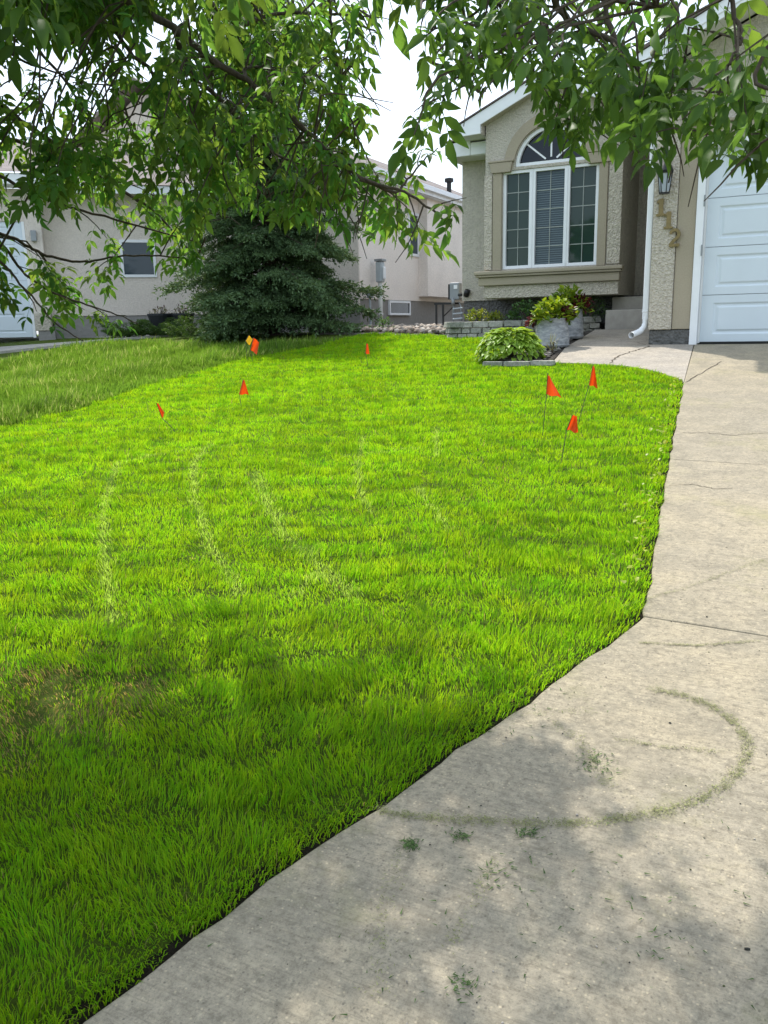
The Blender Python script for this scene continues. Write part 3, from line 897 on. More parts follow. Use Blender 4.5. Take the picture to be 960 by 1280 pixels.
# upper gable beyond the roof
def f(b):
    b.prismY([(-17.5, 2.9), (-13.2, 2.9), (-13.2, 4.7), (-15.35, 5.9), (-17.5, 4.7)], 17.5, 25.0)
part('upper_wall', f, M['greige'], 0, N)
part('upper_roof', lambda b: (b.prismY([(-17.9, 4.60), (-15.35, 6.03), (-15.35, 6.13), (-17.9, 4.70)][::-1], 17.1, 25.4), b.prismY([(-15.349, 6.03), (-12.8, 4.60), (-12.8, 4.70), (-15.349, 6.13)][::-1], 17.1, 25.4)), M['roof2'], 0, N)

# the garage wing stands at an angle
WN = Vector((0.69, -0.72, 0)).normalized(); WT = Vector((0.72, 0.69, 0)).normalized()
WO = Vector((-12.765, 13.32, 0))
def wpt(u, v, z):
    return WO + WT * u - WN * v + Vector((0, 0, z))
def wmap(b):
    b.v = [tuple(wpt(*p)) for p in b.v]
def wpart(name, fn, mat, bevel=0.0, parent=N, label=None):
    b = MB(); fn(b); wmap(b)
    return b.build(name, mat, parent, bevel, False, label)
wpart('garage_wall', lambda b: (b.box(-1.30, 2.20, 0.0, 6.0, 0.34, 2.72), b.box(-1.60, -1.302, -0.40, 6.0, 0.06, 2.72), b.box(-4.45, -1.602, -0.35, 6.0, 2.12, 2.72), b.box(-4.9, -4.452, -.4, 6.0, .06, 2.72)), M['greige'])
wpart('foundation', lambda b: (b.box(-1.28, 2.18, 0.02, 5.9, -0.5, 0.338), b.box(-1.56, -1.25, -0.39, 0.015, -0.5, 0.058)), M['cinder'], 0.01)
wpart('stone_band', lambda b: b.box(-1.605, -1.298, -0.41, -0.02, 0.063, 0.40), M['stucco_rough'], 0.01)
nd_ = wpart('garage_door', lambda b: b.box(-4.45, -1.604, -0.27, -0.24, -0.06, 2.118), M['grey'])
for k in range(4):
    def f(b):
        door_panel(b, -4.44, -1.66, -0.055 + k * .543, -0.055 + k * .543 + .539, -0.32, ((-4.30, -3.1), (-2.9, -1.78)))
    wpart('panel', f, M['whitedoor'], parent=nd_)
wpart('door_casing', lambda b: b.box(-1.657, -1.604, -0.385, -0.28, -0.07, 2.117), M['white'], 0.004)
nw = wpart('window', lambda b: b.prismY([(.12, 1.10), (.82, 1.10), (.82, 1.84), (.12, 1.84)], -0.03, 0.02, [[(.175, 1.155), (.175, 1.785), (.765, 1.785), (.765, 1.155)]]), M['white'], 0.004)
wpart('pane', lambda b: b.box(.17, .77, -0.012, -0.004, 1.15, 1.79), M['glassblue'], parent=nw)
wpart('gutter', lambda b: (b.box(-5.2, -1.0, -0.86, -0.83, 2.74, 2.92), b.box(-1.0, 2.3, -0.47, -0.44, 2.66, 2.82)), M['white'], 0.004)
wpart('soffit', lambda b: (b.box(-5.2, -1.0, -0.828, -0.36, 2.725, 2.738), b.box(-1.0, 2.3, -0.438, 0.0, 2.722, 2.735)), M['soffit'])
def f(b):
    b.add([(-5.3, -0.9, 2.93), (-.95, -0.9, 2.93), (-.95, 5, 4.6), (-5.3, 5, 4.6)], [(0, 1, 2, 3)])
    b.add([(-.94, -0.5, 2.83), (2.6, -0.5, 2.83), (2.6, 4.8, 4.5), (-.94, 4.8, 4.5)], [(0, 1, 2, 3)])
wpart('garage_roof', f, M['roof2'])
wpart('porch_light', lambda b: (b.box(-1.50, -1.40, -0.50, -0.41, 1.75, 1.95),), M['grey'], 0.01)

# parked car, only its rounded end is in the picture
cr = thing('parked_car', tuple(wpt(-4.2, -3.2, -0.12)), 'white parked car with dark bumper in front of the far left garage door', 'car', rz=math.atan2(-WN.y, -WN.x))
def lpart(name, fn, mat, root, bevel=0.0, smooth=False, parent=None):
    "part modelled in its thing's own axes"
    b = MB(); fn(b)
    m = world_of(root)
    b.v = [tuple(m @ Vector(p)) for p in b.v]
    return b.build(name, mat, parent or root, bevel, smooth)
prof = [(-2.1, .28), (2.15, .28), (2.25, .55), (2.1, .80), (1.2, .95), (.5, 1.40), (-1.3, 1.42), (-2.0, .98), (-2.2, .90), (-2.25, .5)]
lpart('body', lambda b: b.prismY(prof, -0.88, 0.88), M['carpaint'], cr, 0.12)
lpart('bumper', lambda b: (b.box(-2.30, -2.0, -.86, .86, .24, .50), b.box(2.0, 2.31, -.86, .86, .24, .50)), M['tyre'], cr, 0.06)
lpart('window', lambda b: b.prismY([(1.02, .98), (.46, 1.34), (-1.2, 1.36), (-1.75, .99)], -0.887, 0.887), M['glassdark'], cr, 0.01)
for x in (-1.35, 1.38):
    for y in (-.80, .80):
        w = lpart('wheel', lambda b: b.tube([(x, y - .11, .31), (x, y - .10, .31), (x, y + .10, .31), (x, y + .11, .31)], [.29, .31, .31, .29], 20), M['tyre'], cr)
        s_ = 1 if y > 0 else -1
        lpart('rim', lambda b: b.tube([(x, y + s_ * .09, .31), (x, y + s_ * .115, .31)], [.20, .19], 14), M['greylight'], cr, parent=w)

# utility boxes by the neighbour's wall
ub = thing('utility_pedestal', (-7.3, 13.1, -0.1), 'tall grey utility meter box on pale pipe beside the spruce', 'utility box')
P0 = onX(476, 411, -7.85); ux, uy = -7.85, P0.y
bz0, bz1 = onX(472, 353, ux).z, onX(472, 327, ux).z
part('meter_box', lambda b: b.box(ux - .04, ux + .10, uy - .12, uy + .05, bz0, bz1), M['greylight'], 0.03, ub)
part('box_cover', lambda b: b.box(ux + .101, ux + .14, uy - .09, uy + .02, bz0 + .06, bz1 - .10), M['white'], 0.02, ub)
part('box_cap', lambda b: b.box(ux - .055, ux + .125, uy - .135, uy + .065, bz1 + .002, bz1 + .05), M['grey'], 0.01, ub)
part('pipe', lambda b: (b.tube([(ux + .03, uy - .05, bz0), (ux + .03, uy - .05, -0.2)], .045, 10), b.tube([(ux + .03, uy - .05, .22), (ux + .03, uy - .05, .27)], .056, 10)), M['pipewhite'], 0, ub, smooth=True)
ub2 = thing('utility_meter', (ux, uy - .45, -0.1), 'small grey meter on thin pipe left of the tall meter box', 'utility box')
part('meter_body', lambda b: b.box(ux - .05, ux + .06, uy - .52, uy - .38, bz0 - .32, bz0 - .10), M['grey'], 0.03, ub2)
part('pipe', lambda b: b.tube([(ux, uy - .45, bz0 - .3), (ux, uy - .45, -.2)], .022, 8), M['greylight'], 0, ub2)

# ================================================================== SHARED BAKING HELPERS
def unit(a):
    return a / np.maximum(np.linalg.norm(a, axis=-1, keepdims=True), 1e-9)
def frames(d, up, roll=None):
    "columns side, along, normal for arrays of directions"
    d = unit(d)
    s = unit(np.cross(d, up))
    nn = np.cross(s, d)
    if roll is not None:
        c, q = np.cos(roll)[:, None], np.sin(roll)[:, None]
        s, nn = s * c + nn * q, nn * c - s * q
    return np.stack([s, d, nn], axis=-1)
def bake(pos, R, sc, bv, bf):
    "copies of base verts bv (k,3) / faces bf (m,3 or 4) at pos with frames R and scale sc"
    k = len(bv)
    V = np.einsum('nij,kj->nki', R, bv) * np.asarray(sc)[:, None, None] + pos[:, None, :]
    F = bf[None] + (np.arange(len(pos)) * k)[:, None, None]
    return V.reshape(-1, 3), F.reshape(-1, bf.shape[1])
def leaflet(L=0.09, Wd=0.036, fold=0.25, droop=0.25, st=(0.0, 0.22, 0.5, 0.78, 1.0), wd=(0.08, 0.8, 1.0, 0.55, 0.02)):
    "pointed leaf along +Y with folded midrib; quads"
    v, f = [], []
    for t, w in zip(st, wd):
        y = t * L; z = -droop * L * t * t
        hw = Wd * 0.5 * w
        v += [(-hw, y, z + hw * fold * 2), (0, y, z), (hw, y, z + hw * fold * 2)]
    for i in range(len(st) - 1):
        a = 3 * i
        f += [(a, a + 1, a + 4, a + 3), (a + 1, a + 2, a + 5, a + 4)]
    return np.array(v), np.array(f)
def stones(name, pts, size, cols, mat, parent=None, kind='stuff', flat=0.6):
    "rough angular stones baked into one mesh"
    ico = bmesh.new(); bmesh.ops.create_icosphere(ico, subdivisions=1, radius=1.0)
    bv = np.array([v.co[:] for v in ico.verts]); bf = np.array([[v.index for v in f.verts] for f in ico.faces]); ico.free()
    VV, FF, TT = [], [], []
    off = 0
    for p, s in zip(pts, size):
        v = bv * (1 + RNG.uniform(-0.28, 0.28, (len(bv), 1)))
        v = v * np.array([1, RNG.uniform(.6, 1), RNG.uniform(.45, .8) * flat / .6]) * s
        a = RNG.uniform(0, 6.28); c, q = math.cos(a), math.sin(a)
        v = np.stack([v[:, 0] * c - v[:, 1] * q, v[:, 0] * q + v[:, 1] * c, v[:, 2]], 1) + p
        VV.append(v); FF.append(bf + off); off += len(bv)
        col = np.array(cols[RNG.integers(len(cols))]) * RNG.uniform(.75, 1.2)
        TT.append(np.tile(col, (len(bv), 1)))
    return np_mesh(name, np.concatenate(VV), np.concatenate(FF), mat, parent, np.concatenate(TT), kind=kind)
def in_poly(x, y, poly):
    ins = np.zeros(len(x), bool)
    n = len(poly)
    for i in range(n):
        x0, y0 = poly[i]; x1, y1 = poly[(i + 1) % n]
        c = ((y0 > y) != (y1 > y))
        with np.errstate(divide='ignore', invalid='ignore'):
            xi = (x1 - x0) * (y - y0) / (y1 - y0 + 1e-12) + x0
        ins ^= c & (x < xi)
    return ins
def scatter(poly, dens):
    P = np.array(poly)
    x0, y0 = P.min(0); x1, y1 = P.max(0)
    n = int((x1 - x0) * (y1 - y0) * dens)
    x = RNG.uniform(x0, x1, n); y = RNG.uniform(y0, y1, n)
    k = in_poly(x, y, poly)
    return x[k], y[k]

# rock bed stones
rp = [(-4.70, 11.60), (-5.6, 11.85), (-6.4, 12.25), (-7.9, 12.9), (-7.95, 19.0), (-5.0, 19.0), (-4.95, 12.75), (-4.72, 12.4)]
x, y = scatter(rp, 150)
stones('bed_rocks', np.stack([x, y, terr(y) + 0.015 + RNG.uniform(0, .04, len(x))], 1), RNG.uniform(.028, .072, len(x)),
       [(.30, .26, .21), (.40, .36, .31), (.24, .195, .155), (.34, .275, .22), (.17, .16, .145)], M['stone'])
x, y = scatter([(-2.58, 9.15), (-3.0, 9.05), (-3.12, 9.2), (-3.18, 9.55), (-3.16, 9.95), (-3.17, 10.5), (-3.2, 11.3), (-2.75, 11.75), (-2.68, 10.3)], 900)
stones('mulch_chips', np.stack([x, y, terr(y) + 0.004], 1), RNG.uniform(.012, .032, len(x)),
       [(.07, .06, .05), (.12, .105, .09), (.20, .19, .17), (.05, .045, .04), (.27, .25, .23)], M['stone'], flat=0.4)

# ------------------------------------------------------------------ retaining wall, block by block
rw = thing('retaining_wall', (-3.5, 11.5, -0.15), 'low curved grey block retaining wall under the bay window', 'garden wall')
def m_block():
    k = NT('wall_block'); p = k.pos()
    oi = k.new('ShaderNodeObjectInfo'); n = k.noise(p, 26.0, 5, 0.65)
    col = k.mix(oi.outputs['Random'], (0.25, 0.255, 0.225), (0.42, 0.405, 0.355))
    col = k.mix(1.0, col, k.ramp(n, [(.25, .6), (.75, 1.3)]), 'MULTIPLY')
    return k.done(k.bsdf(col, 0.95, 0.2, normal=k.bump(n, 0.9, 0.02)))
M['block'] = m_block()
def block_mesh(name, seed):
    r = random.Random(seed)
    b = bmesh.new(); bmesh.ops.create_cube(b, size=1.0)
    bmesh.ops.bevel(b, geom=b.edges[:], offset=0.07, segments=1, affect='EDGES')
    for v in b.verts:
        v.co += Vector((r.uniform(-.02, .02), r.uniform(-.05, .05), r.uniform(-.03, .03)))
    me = bpy.data.meshes.new(name); b.to_mesh(me); b.free(); me.materials.append(M['block'])
    return me
bms = [block_mesh('block', i) for i in range(5)]
path = [Vector((-4.80, 11.62, 0)), Vector((-4.60, 11.30, 0)), Vector((-3.95, 11.38, 0)), Vector((-3.42, 11.47, 0)), Vector((-3.08, 11.62, 0)), Vector((-2.82, 11.86, 0)), Vector((-2.60, 12.10, 0))]
cum = [0.0]
for a, b in zip(path[:-1], path[1:]): cum.append(cum[-1] + (b - a).length)
def on_path(s):
    for i in range(len(path) - 1):
        if s <= cum[i + 1] or i == len(path) - 2:
            t = (s - cum[i]) / (cum[i + 1] - cum[i])
            return path[i].lerp(path[i + 1], t), (path[i + 1] - path[i]).normalized()
for c, (z0, z1, lm, dp) in enumerate(((-0.036, 0.050, 0.235, 0.23), (-0.116, -0.040, 0.155, 0.19), (-0.198, -0.120, 0.155, 0.19))):
    s = 0.0
    if c == 1: s = 0.06
    while s < cum[-1] - 0.05:
        ln = lm * random.uniform(0.82, 1.2)
        ln = min(ln, cum[-1] - s)
        p, d = on_path(s + ln / 2)
        o = bpy.data.objects.new('block', random.choice(bms))
        rise = 0.035 * max(0, (p.y - 11.4)) / 0.6
        nn = Vector((-d.y, d.x, 0))
        q = p + nn * (dp / 2 + random.uniform(-.008, .008))
        o.location = (q.x, q.y, (z0 + z1) / 2 + rise + random.uniform(-.002, .002))
        o.rotation_euler = (0, 0, math.atan2(d.y, d.x) + random.uniform(-.02, .02))
        o.scale = (ln - 0.011, dp, z1 - z0 - 0.003)
        link(o, rw)
        s += ln
# pale edging stones in front of the hosta
es = thing('edging_stone', (-2.9, 8.92, -0.44), 'thin pale edging stones laid in the grass before the hosta', 'garden edging')
for px0, px1, py in ((604, 628, 457.5), (630, 661, 457.5), (663, 692, 456.5)):
    p, q = G(px0, py), G(px1, py)
    o = bpy.data.objects.new('stone', bms[random.randrange(5)])
    m_ = (p + q) / 2; d = q - p
    o.location = (m_.x, m_.y + .02, m_.z + .022); o.rotation_euler = (0, 0, math.atan2(d.y, d.x)); o.scale = (d.length, .11, .055)
    link(o, es)

# ------------------------------------------------------------------ plants
def canopy_bush(name, label, cat, c, rx, ry, h, nleaf, L, Wd, cols, upness=0.6, group=None, stems=6, droop=.3, shell=.5, mat='plant', fold=.25, stemcol='bark'):
    root = thing(name, c, label, cat, group)
    th = RNG.uniform(0, 2 * math.pi, nleaf); u = RNG.uniform(0, 1, nleaf)
    ph = np.arccos(1 - u)                      # 0 top .. pi/2 rim
    r = shell + (1 - shell) * RNG.uniform(0, 1, nleaf) ** .5
    lump = 1 + .16 * np.sin(3 * th + 1.3) * np.sin(ph) + .12 * np.sin(7 * th + 4 * ph)
    dirs = np.stack([np.sin(ph) * np.cos(th), np.sin(ph) * np.sin(th), np.cos(ph)], 1)
    pos = dirs * np.array([rx, ry, h]) * (r * lump)[:, None] + np.array(c)
    d = dirs * (1 - upness) + RNG.normal(0, .35, (nleaf, 3)) + np.array([0, 0, upness * .4])
    up = np.tile([0, 0, 1.0], (nleaf, 1)) + RNG.normal(0, .35, (nleaf, 3))
    bv, bf = leaflet(L, Wd, fold, droop)
    V, F = bake(pos, frames(d, up), RNG.uniform(.65, 1.25, nleaf), bv, bf)
    t = np.array([cols[i] for i in RNG.integers(len(cols), size=nleaf)]) * RNG.uniform(.75, 1.25, (nleaf, 1))
    np_mesh('foliage', V, F, M[mat], root, np.repeat(t, len(bv), 0), kind='stuff')
    mb = MB()
    for i in range(stems):
        a = random.uniform(0, 6.28); k = random.uniform(.2, .75)
        mb.tube([Vector(c), Vector(c) + Vector((math.cos(a) * rx * k * .5, math.sin(a) * ry * k * .5, h * .45)), Vector(c) + Vector((math.cos(a) * rx * k, math.sin(a) * ry * k, h * .85))], [.008, .006, .003], 5)
    mb.build('stem', M[stemcol], root)
    return root
# hosta: rosette of variegated leaves
hc = G(633, 452); hc = Vector((hc.x, hc.y + .12, hc.z))
hosta = thing('hosta_plant', tuple(hc), 'round yellow green hosta mound on the lawn before the planters', 'plant')
nl = 900
th = RNG.uniform(0, 2 * math.pi, nl); k = RNG.uniform(0, 1, nl) ** .55
rr = .04 + .30 * k
hz = .33 * np.sqrt(np.clip(1 - (k * .995) ** 2, 0, 1)) + .012
hp = np.stack([np.cos(th) * rr, np.sin(th) * rr, hz], 1) + np.array(hc)
hd = np.stack([np.cos(th), np.sin(th), .75 - 1.05 * k], 1) + RNG.normal(0, .22, (nl, 3))
bv, bf = leaflet(.088, .062, .16, .40, wd=(.25, .95, 1.0, .62, .03))
V, F = bake(hp, frames(hd, np.tile([0, 0, 1.0], (nl, 1)) + RNG.normal(0, .25, (nl, 3))), RNG.uniform(.7, 1.15, nl), bv, bf)
edge = np.array([1.0, 0.25, 1.0] * 5)[None, :, None]
tc = np.array([.15, .28, .022]) * (1 - edge) + np.array([.28, .42, .06]) * edge
t = tc * RNG.uniform(.75, 1.2, (nl, 1, 1))
np_mesh('foliage', V, F, M['plant'], hosta, t.reshape(-1, 3), kind='stuff')
mb = MB()
for i in range(26):
    a = random.uniform(0, 6.28); k_ = random.uniform(.3, 1)
    mb.tube([hc, hc + Vector((math.cos(a) * .15 * k_, math.sin(a) * .15 * k_, .2)), hc + Vector((math.cos(a) * .26 * k_, math.sin(a) * .26 * k_, .24))], [.006, .005, .003], 5)
mb.build('stem', M['bark'], hosta)

# two weathered tubs
def tub(c, r0, r1, h, label):
    t = thing('planter_tub', tuple(c), label, 'planter', 'weathered planters beside the walk')
    part('tub_wall', lambda b: b.lathe([(0, 0), (r0, 0), (r0 + .004, h * .08), (r0 * 1.02, h * .3), (r1 * 1.02, h * .7), (r1, h * .97), (r1 + .008, h), (r1 - .016, h), (r1 - .02, h * .86)], c, 32), M['tub'], 0, t, smooth=True)
    part('potting_soil', lambda b: b.lathe([(r1 - .021, h * .88), (0, h * .9)], c, 24), M['edge_soil'], 0, t)
    part('tub_band', lambda b: (b.lathe([(r0 + .006, h * .05), (r0 + .012, h * .055), (r0 + .012, h * .11), (r0 + .008, h * .115)], c, 32),), M['tub'], 0, t, smooth=True)
    return t
pa = G(686, 436.5); pa = Vector((pa.x - .02, pa.y + .20, pa.z + .16 * .1138)); pb = Vector((-2.79, 11.0, tz(11.0)))
tub(pa, .208, .19, .345, 'front weathered grey tub planter nearest the hosta')
tub(pb, .185, .172, .37, 'rear weathered grey tub planter behind the other tub')
LIME = [(.20, .29, .02), (.24, .32, .025), (.13, .22, .015), (.10, .18, .02)]
BURG = [(.07, .010, .014), (.045, .008, .012), (.10, .014, .018)]
canopy_bush('lime_coleus', 'lime green bedding plant filling the front tub planter', 'plant', (pa.x, pa.y, pa.z + .31), .23, .22, .25, 420, .075, .05, LIME, .45)
canopy_bush('lime_coleus', 'lime green bedding plant filling the rear tub planter', 'plant', (pb.x - .03, pb.y - .02, pb.z + .33), .22, .22, .30, 380, .075, .05, LIME, .45)
canopy_bush('burgundy_coleus', 'burgundy foliage trailing over the left rim of the front tub', 'plant', (pa.x - .20, pa.y - .03, pa.z + .27), .09, .10, .13, 70, .06, .036, BURG, -.3)
canopy_bush('burgundy_coleus', 'burgundy foliage plant between the two tub planters', 'plant', (pa.x + .14, pa.y + .03, pa.z + .34), .13, .12, .15, 90, .065, .036, BURG, .4)
canopy_bush('burgundy_coleus', 'burgundy foliage plant on the right side of rear tub', 'plant', (pb.x + .13, pb.y, pb.z + .34), .14, .14, .20, 110, .065, .036, BURG, .4)
# shrubs behind the retaining wall
YG = [(.17, .22, .02), (.22, .26, .03), (.11, .17, .02)]
GR = [(.055, .13, .035), (.08, .17, .045), (.04, .09, .025)]
p = Vector((-4.32, 11.72, .05)); canopy_bush('yellow_shrub', 'small yellow green shrub at left end of the block wall', 'shrub', p, .19, .15, .17, 260, .05, .022, YG, .7)
p = Vector((-4.05, 11.74, .05)); canopy_bush('yellow_shrub', 'low yellow tuft right of the yellow green shrub', 'shrub', p, .12, .12, .12, 130, .05, .022, YG, .7)
p = Vector((-3.62, 11.85, .05)); canopy_bush('green_shrub', 'mid green shrub under the window left of the tubs', 'shrub', p, .30, .2, .26, 420, .06, .026, GR, .6)
p = Vector((-2.76, 12.1, .06)); canopy_bush('green_shrub', 'dull green shrub between rear tub and the steps', 'shrub', p, .22, .18, .30, 320, .055, .024, [(.05, .10, .03), (.07, .12, .04), (.04, .07, .025)], .6)
p = Vector((-2.66, 9.75, tz(9.75))); canopy_bush('grass_tuft', 'dry grass tuft by the front tub at the walk', 'grass tuft', p, .05, .05, .16, 26, .13, .006, [(.20, .20, .06), (.12, .16, .04)], .95, stems=3)
# weeds along the rock bed
for i, (px, py, lab) in enumerate(((497, 411, 'small weed growing at the rock bed near the basement window'), (480, 414, 'green weed beside the utility pipe base'))):
    p = G(px, py); canopy_bush('weed', lab, 'weed', (p.x, p.y, p.z), .16, .14, .22, 120, .06, .02, GR, .7)

# two black pots by the neighbour's wall
for (px, py, hh, lab, lab2) in ((201, 404, .36, 'black plastic pot against the pale wall, left of two', 'faded flowers growing in the left black pot'), (228, 402, .36, 'black pot half hidden behind the spruce boughs', 'faded flowers growing in the right black pot')):
    d = ray(px, py); r = 17.2 / math.hypot(d.x, d.y); p = d * r; p.z = -0.02
    t = thing('flower_pot', tuple(p), lab, 'flower pot', 'black pots by the pale wall')
    part('pot_wall', lambda b: b.lathe([(0, 0.02), (.17, .02), (.235, hh - .04), (.25, hh - .04), (.25, hh), (.22, hh), (.21, hh - .06), (0, hh - .06)], p, 20), M['blackpot'], 0, t)
    canopy_bush('pot_flowers', lab2, 'plant', (p.x, p.y, p.z + hh - .06), .21, .2, .20, 150, .05, .02, [(.16, .17, .09), (.30, .27, .20), (.10, .14, .05), (.10, .05, .05)], .8)

# ------------------------------------------------------------------ conifers
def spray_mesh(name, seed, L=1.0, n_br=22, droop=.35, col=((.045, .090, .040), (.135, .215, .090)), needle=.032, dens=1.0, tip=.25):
    "one flat drooping bough along +Y with side twigs all set with needles; length 1"
    r = np.random.default_rng(seed)
    P, D = [], []
    def axis(t): return np.array([0, t, -droop * t * t + tip * max(0, t - .55) ** 1.6])
    for i in range(n_br):
        t = .12 + .88 * (i + r.uniform(-.3, .3)) / n_br
        for sgn in (-1, 1):
            ln = (.46 * (1 - t) + .10) * r.uniform(.7, 1.15)
            a = r.uniform(.75, 1.05)
            bd = np.array([sgn * math.sin(a), math.cos(a), r.uniform(-.35, .05)])
            b0 = axis(t)
            m = max(3, int(ln / .055))
            for j in range(m):
                q = (j + r.uniform(0, 1)) / m
                tp = b0 + bd * ln * q + np.array([0, 0, -.30 * (ln * q) ** 2 * 2.2])
                for kk in range(int(5 * dens)):
                    dd = bd + r.normal(0, .55, 3)
                    P.append(tp + r.normal(0, .010, 3)); D.append(dd)
                if j % 2 == 0:
                    for kk in range(int(11 * dens)):
                        tw = unit(bd + np.array([0, .6, -.5]) + r.normal(0, .45, 3))
                        P.append(tp + tw * r.uniform(0, .10)); D.append(tw + r.normal(0, .45, 3))
    P = np.array(P); D = unit(np.array(D))
    R = frames(D, r.normal(0, 1, (len(P), 3)))
    bv = np.array([(-.0085, 0, 0), (.0085, 0, 0), (0, 1.0, 0)]) * np.array([1, needle, 1]); bf = np.array([[0, 1, 2]])
    V, F = bake(P, R, r.uniform(.7, 1.4, len(P)), bv, bf)
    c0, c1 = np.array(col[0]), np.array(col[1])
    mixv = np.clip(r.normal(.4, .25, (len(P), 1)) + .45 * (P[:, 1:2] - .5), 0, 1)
    return V, F, np.repeat(c0 * (1 - mixv) + c1 * mixv, 3, 0)
def spray_data(name, mat, **kw):
    V, F, T = spray_mesh(name, **kw)
    o = np_mesh(name, V, F, M[mat], None, T)
    me = o.data
    bpy.data.objects.remove(o)
    # a thin woody axis inside the bough
    return me
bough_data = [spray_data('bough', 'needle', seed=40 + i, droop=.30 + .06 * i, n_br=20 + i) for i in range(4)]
sp = G(343, 421); SPX, SPY = sp.x - .55, sp.y + .75
spruce = thing('spruce_tree', (SPX, SPY, tz(SPY)), 'tall dark spruce with drooping boughs down to the grass', 'tree')
SPH = 6.2
part('trunk', lambda b: b.tube([(SPX, SPY, tz(SPY) - .1), (SPX + .03, SPY, 1.8), (SPX, SPY + .02, 3.8), (SPX, SPY, tz(SPY) + SPH)], [.14, .11, .065, .012], 10), M['spruce_bark'], 0, spruce, smooth=True)
mbw = MB()
nb = 230
for i in range(nb):
    q = (i + .5) / nb
    h = .12 + (SPH - .25) * (1 - (1 - q) ** 1.0) ** 1.25
    R_ = (1.52 * (1 - h / SPH) ** .58 + .12) * random.uniform(.62, 1.18)
    if h < .5: R_ *= .9
    a = i * 2.39996 + random.uniform(-.3, .3)
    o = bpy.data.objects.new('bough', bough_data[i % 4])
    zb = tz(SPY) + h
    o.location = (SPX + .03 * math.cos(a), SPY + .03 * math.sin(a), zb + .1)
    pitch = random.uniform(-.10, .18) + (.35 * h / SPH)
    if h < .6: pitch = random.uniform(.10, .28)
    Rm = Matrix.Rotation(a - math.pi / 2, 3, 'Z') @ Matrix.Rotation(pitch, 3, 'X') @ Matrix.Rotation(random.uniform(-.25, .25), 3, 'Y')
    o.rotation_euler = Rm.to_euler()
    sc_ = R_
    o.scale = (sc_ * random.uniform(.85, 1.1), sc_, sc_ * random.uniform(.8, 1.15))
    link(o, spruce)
    tip = Vector(o.location) + Rm @ Vector((0, .85 * R_, -.2 * R_)); mid = Vector(o.location) + Rm @ Vector((0, .45 * R_, -.05 * R_))
    mbw.tube([o.location, mid, tip], [.02, .012, .004], 5)
mbw.build('branch', M['spruce_bark'], spruce)

# junipers along the neighbour's bed
jun = [spray_data('spray', 'plant', seed=80 + i, droop=.1, n_br=14, col=((.035, .085, .018), (.085, .16, .03)), needle=.05, dens=1.0, tip=.5) for i in range(2)]
labs = ['low feathery juniper at the path end under the hanging twigs', 'low juniper right below the left black pot', 'low spreading juniper below the right black pot', 'bright low juniper touching the left edge of the spruce', 'low juniper tucked under the spruce at the long grass']
for (px, py, wd_), lab in zip(((158, 422, .46), (187, 421, .44), (214, 420, .46), (243, 422, .46), (272, 428, .44)), labs):
    g = G(px, py); c = Vector((g.x - .25, g.y + .35, tz(g.y + .35)))
    t = thing('juniper_shrub', tuple(c), lab, 'shrub', 'junipers along the pale house')
    for i in range(15):
        o = bpy.data.objects.new('spray', jun[i % 2])
        a = i * 2.4 + random.uniform(-.3, .3)
        Rm = Matrix.Rotation(a, 3, 'Z') @ Matrix.Rotation(random.uniform(.12, .75), 3, 'X')
        o.rotation_euler = Rm.to_euler(); o.location = c + Vector((random.uniform(-.15, .15), random.uniform(-.15, .15), .02))
        s_ = wd_ * random.uniform(.7, 1.15); o.scale = (s_, s_, s_)
        link(o, t)
    part('stem', lambda b: [b.tube([c, c + Vector((math.cos(a) * .25, math.sin(a) * .25, .12))], [.015, .006], 5) for a in (0, 1.2, 2.4, 3.6, 4.8)], M['spruce_bark'], 0, t)

# ------------------------------------------------------------------ marking flags
FG = 'marking flags stuck in the lawn'
def flag(base, T, B, F1, F2, mat, label, prnt=None, seed=0, ripple=.020, fold=None):
    "base, staff top/bottom and the two fly corners as photo pixels; all on the upright plane through the base facing the eye"
    g = G(*base)
    root = thing('marking_flag', tuple(g), label, 'flag', FG)
    nrm = Vector((g.x, g.y, 0)).normalized()
    def P(p):
        d = ray(*p); return d * (g.dot(nrm) / d.dot(nrm))
    t, b, f1, f2 = P(T), P(B), P(F1), P(F2)
    mid = b.lerp(g, .5)
    mb = MB(); mb.tube([g - Vector((0, 0, .03)), mid, b, t + (t - b).normalized() * .004], .0028, 6)
    mb.build('wire', M['wire'], root)
    nu, nv = 9, 7
    vs, fs = [], []
    ph = seed * 1.7
    for i in range(nu):
        u = i / (nu - 1)
        for j in range(nv):
            v = j / (nv - 1)
            p = t.lerp(b, v).lerp(f1.lerp(f2, v), u)
            p = p + nrm * (ripple * math.sin(5.2 * u + 2.2 * v + ph) * (.25 + u) - .004) + Vector((0, 0, .004 * math.sin(9 * u + ph)))
            vs.append(p)
    for i in range(nu - 1):
        for j in range(nv - 1):
            fs.append((i * nv + j, i * nv + j + 1, (i + 1) * nv + j + 1, (i + 1) * nv + j))
    mb = MB(); mb.add(vs, fs)
    film = mb.build('flag', mat, root, smooth=True)
    return root
RF, YF = M['redflag'], M['yellowflag']
flag((678, 545), (684.5, 467), (683, 493), (688, 472), (702, 497), RF, 'large orange flag nearest the hosta, left of the pair by the walk', seed=1)
flag((722, 530), (741, 457), (736.5, 481), (743, 458), (747, 485), RF, 'slim orange flag at the right, close to the driveway curve', seed=2)
flag((701, 580), (715.5, 519), (708.5, 537), (721, 520), (722.5, 541), RF, 'red orange folded flag standing nearest the camera', seed=3, ripple=.025)
flag((222, 540), (195.5, 504), (203, 523.5), (198, 504), (205.5, 516), RF, 'red orange flag on a slanting wire, leftmost on the mown lawn', seed=4)
flag((302, 510), (304, 474), (299, 493), (306, 476), (311, 493), RF, 'red orange flag upright on mown lawn below the long grass', seed=5)
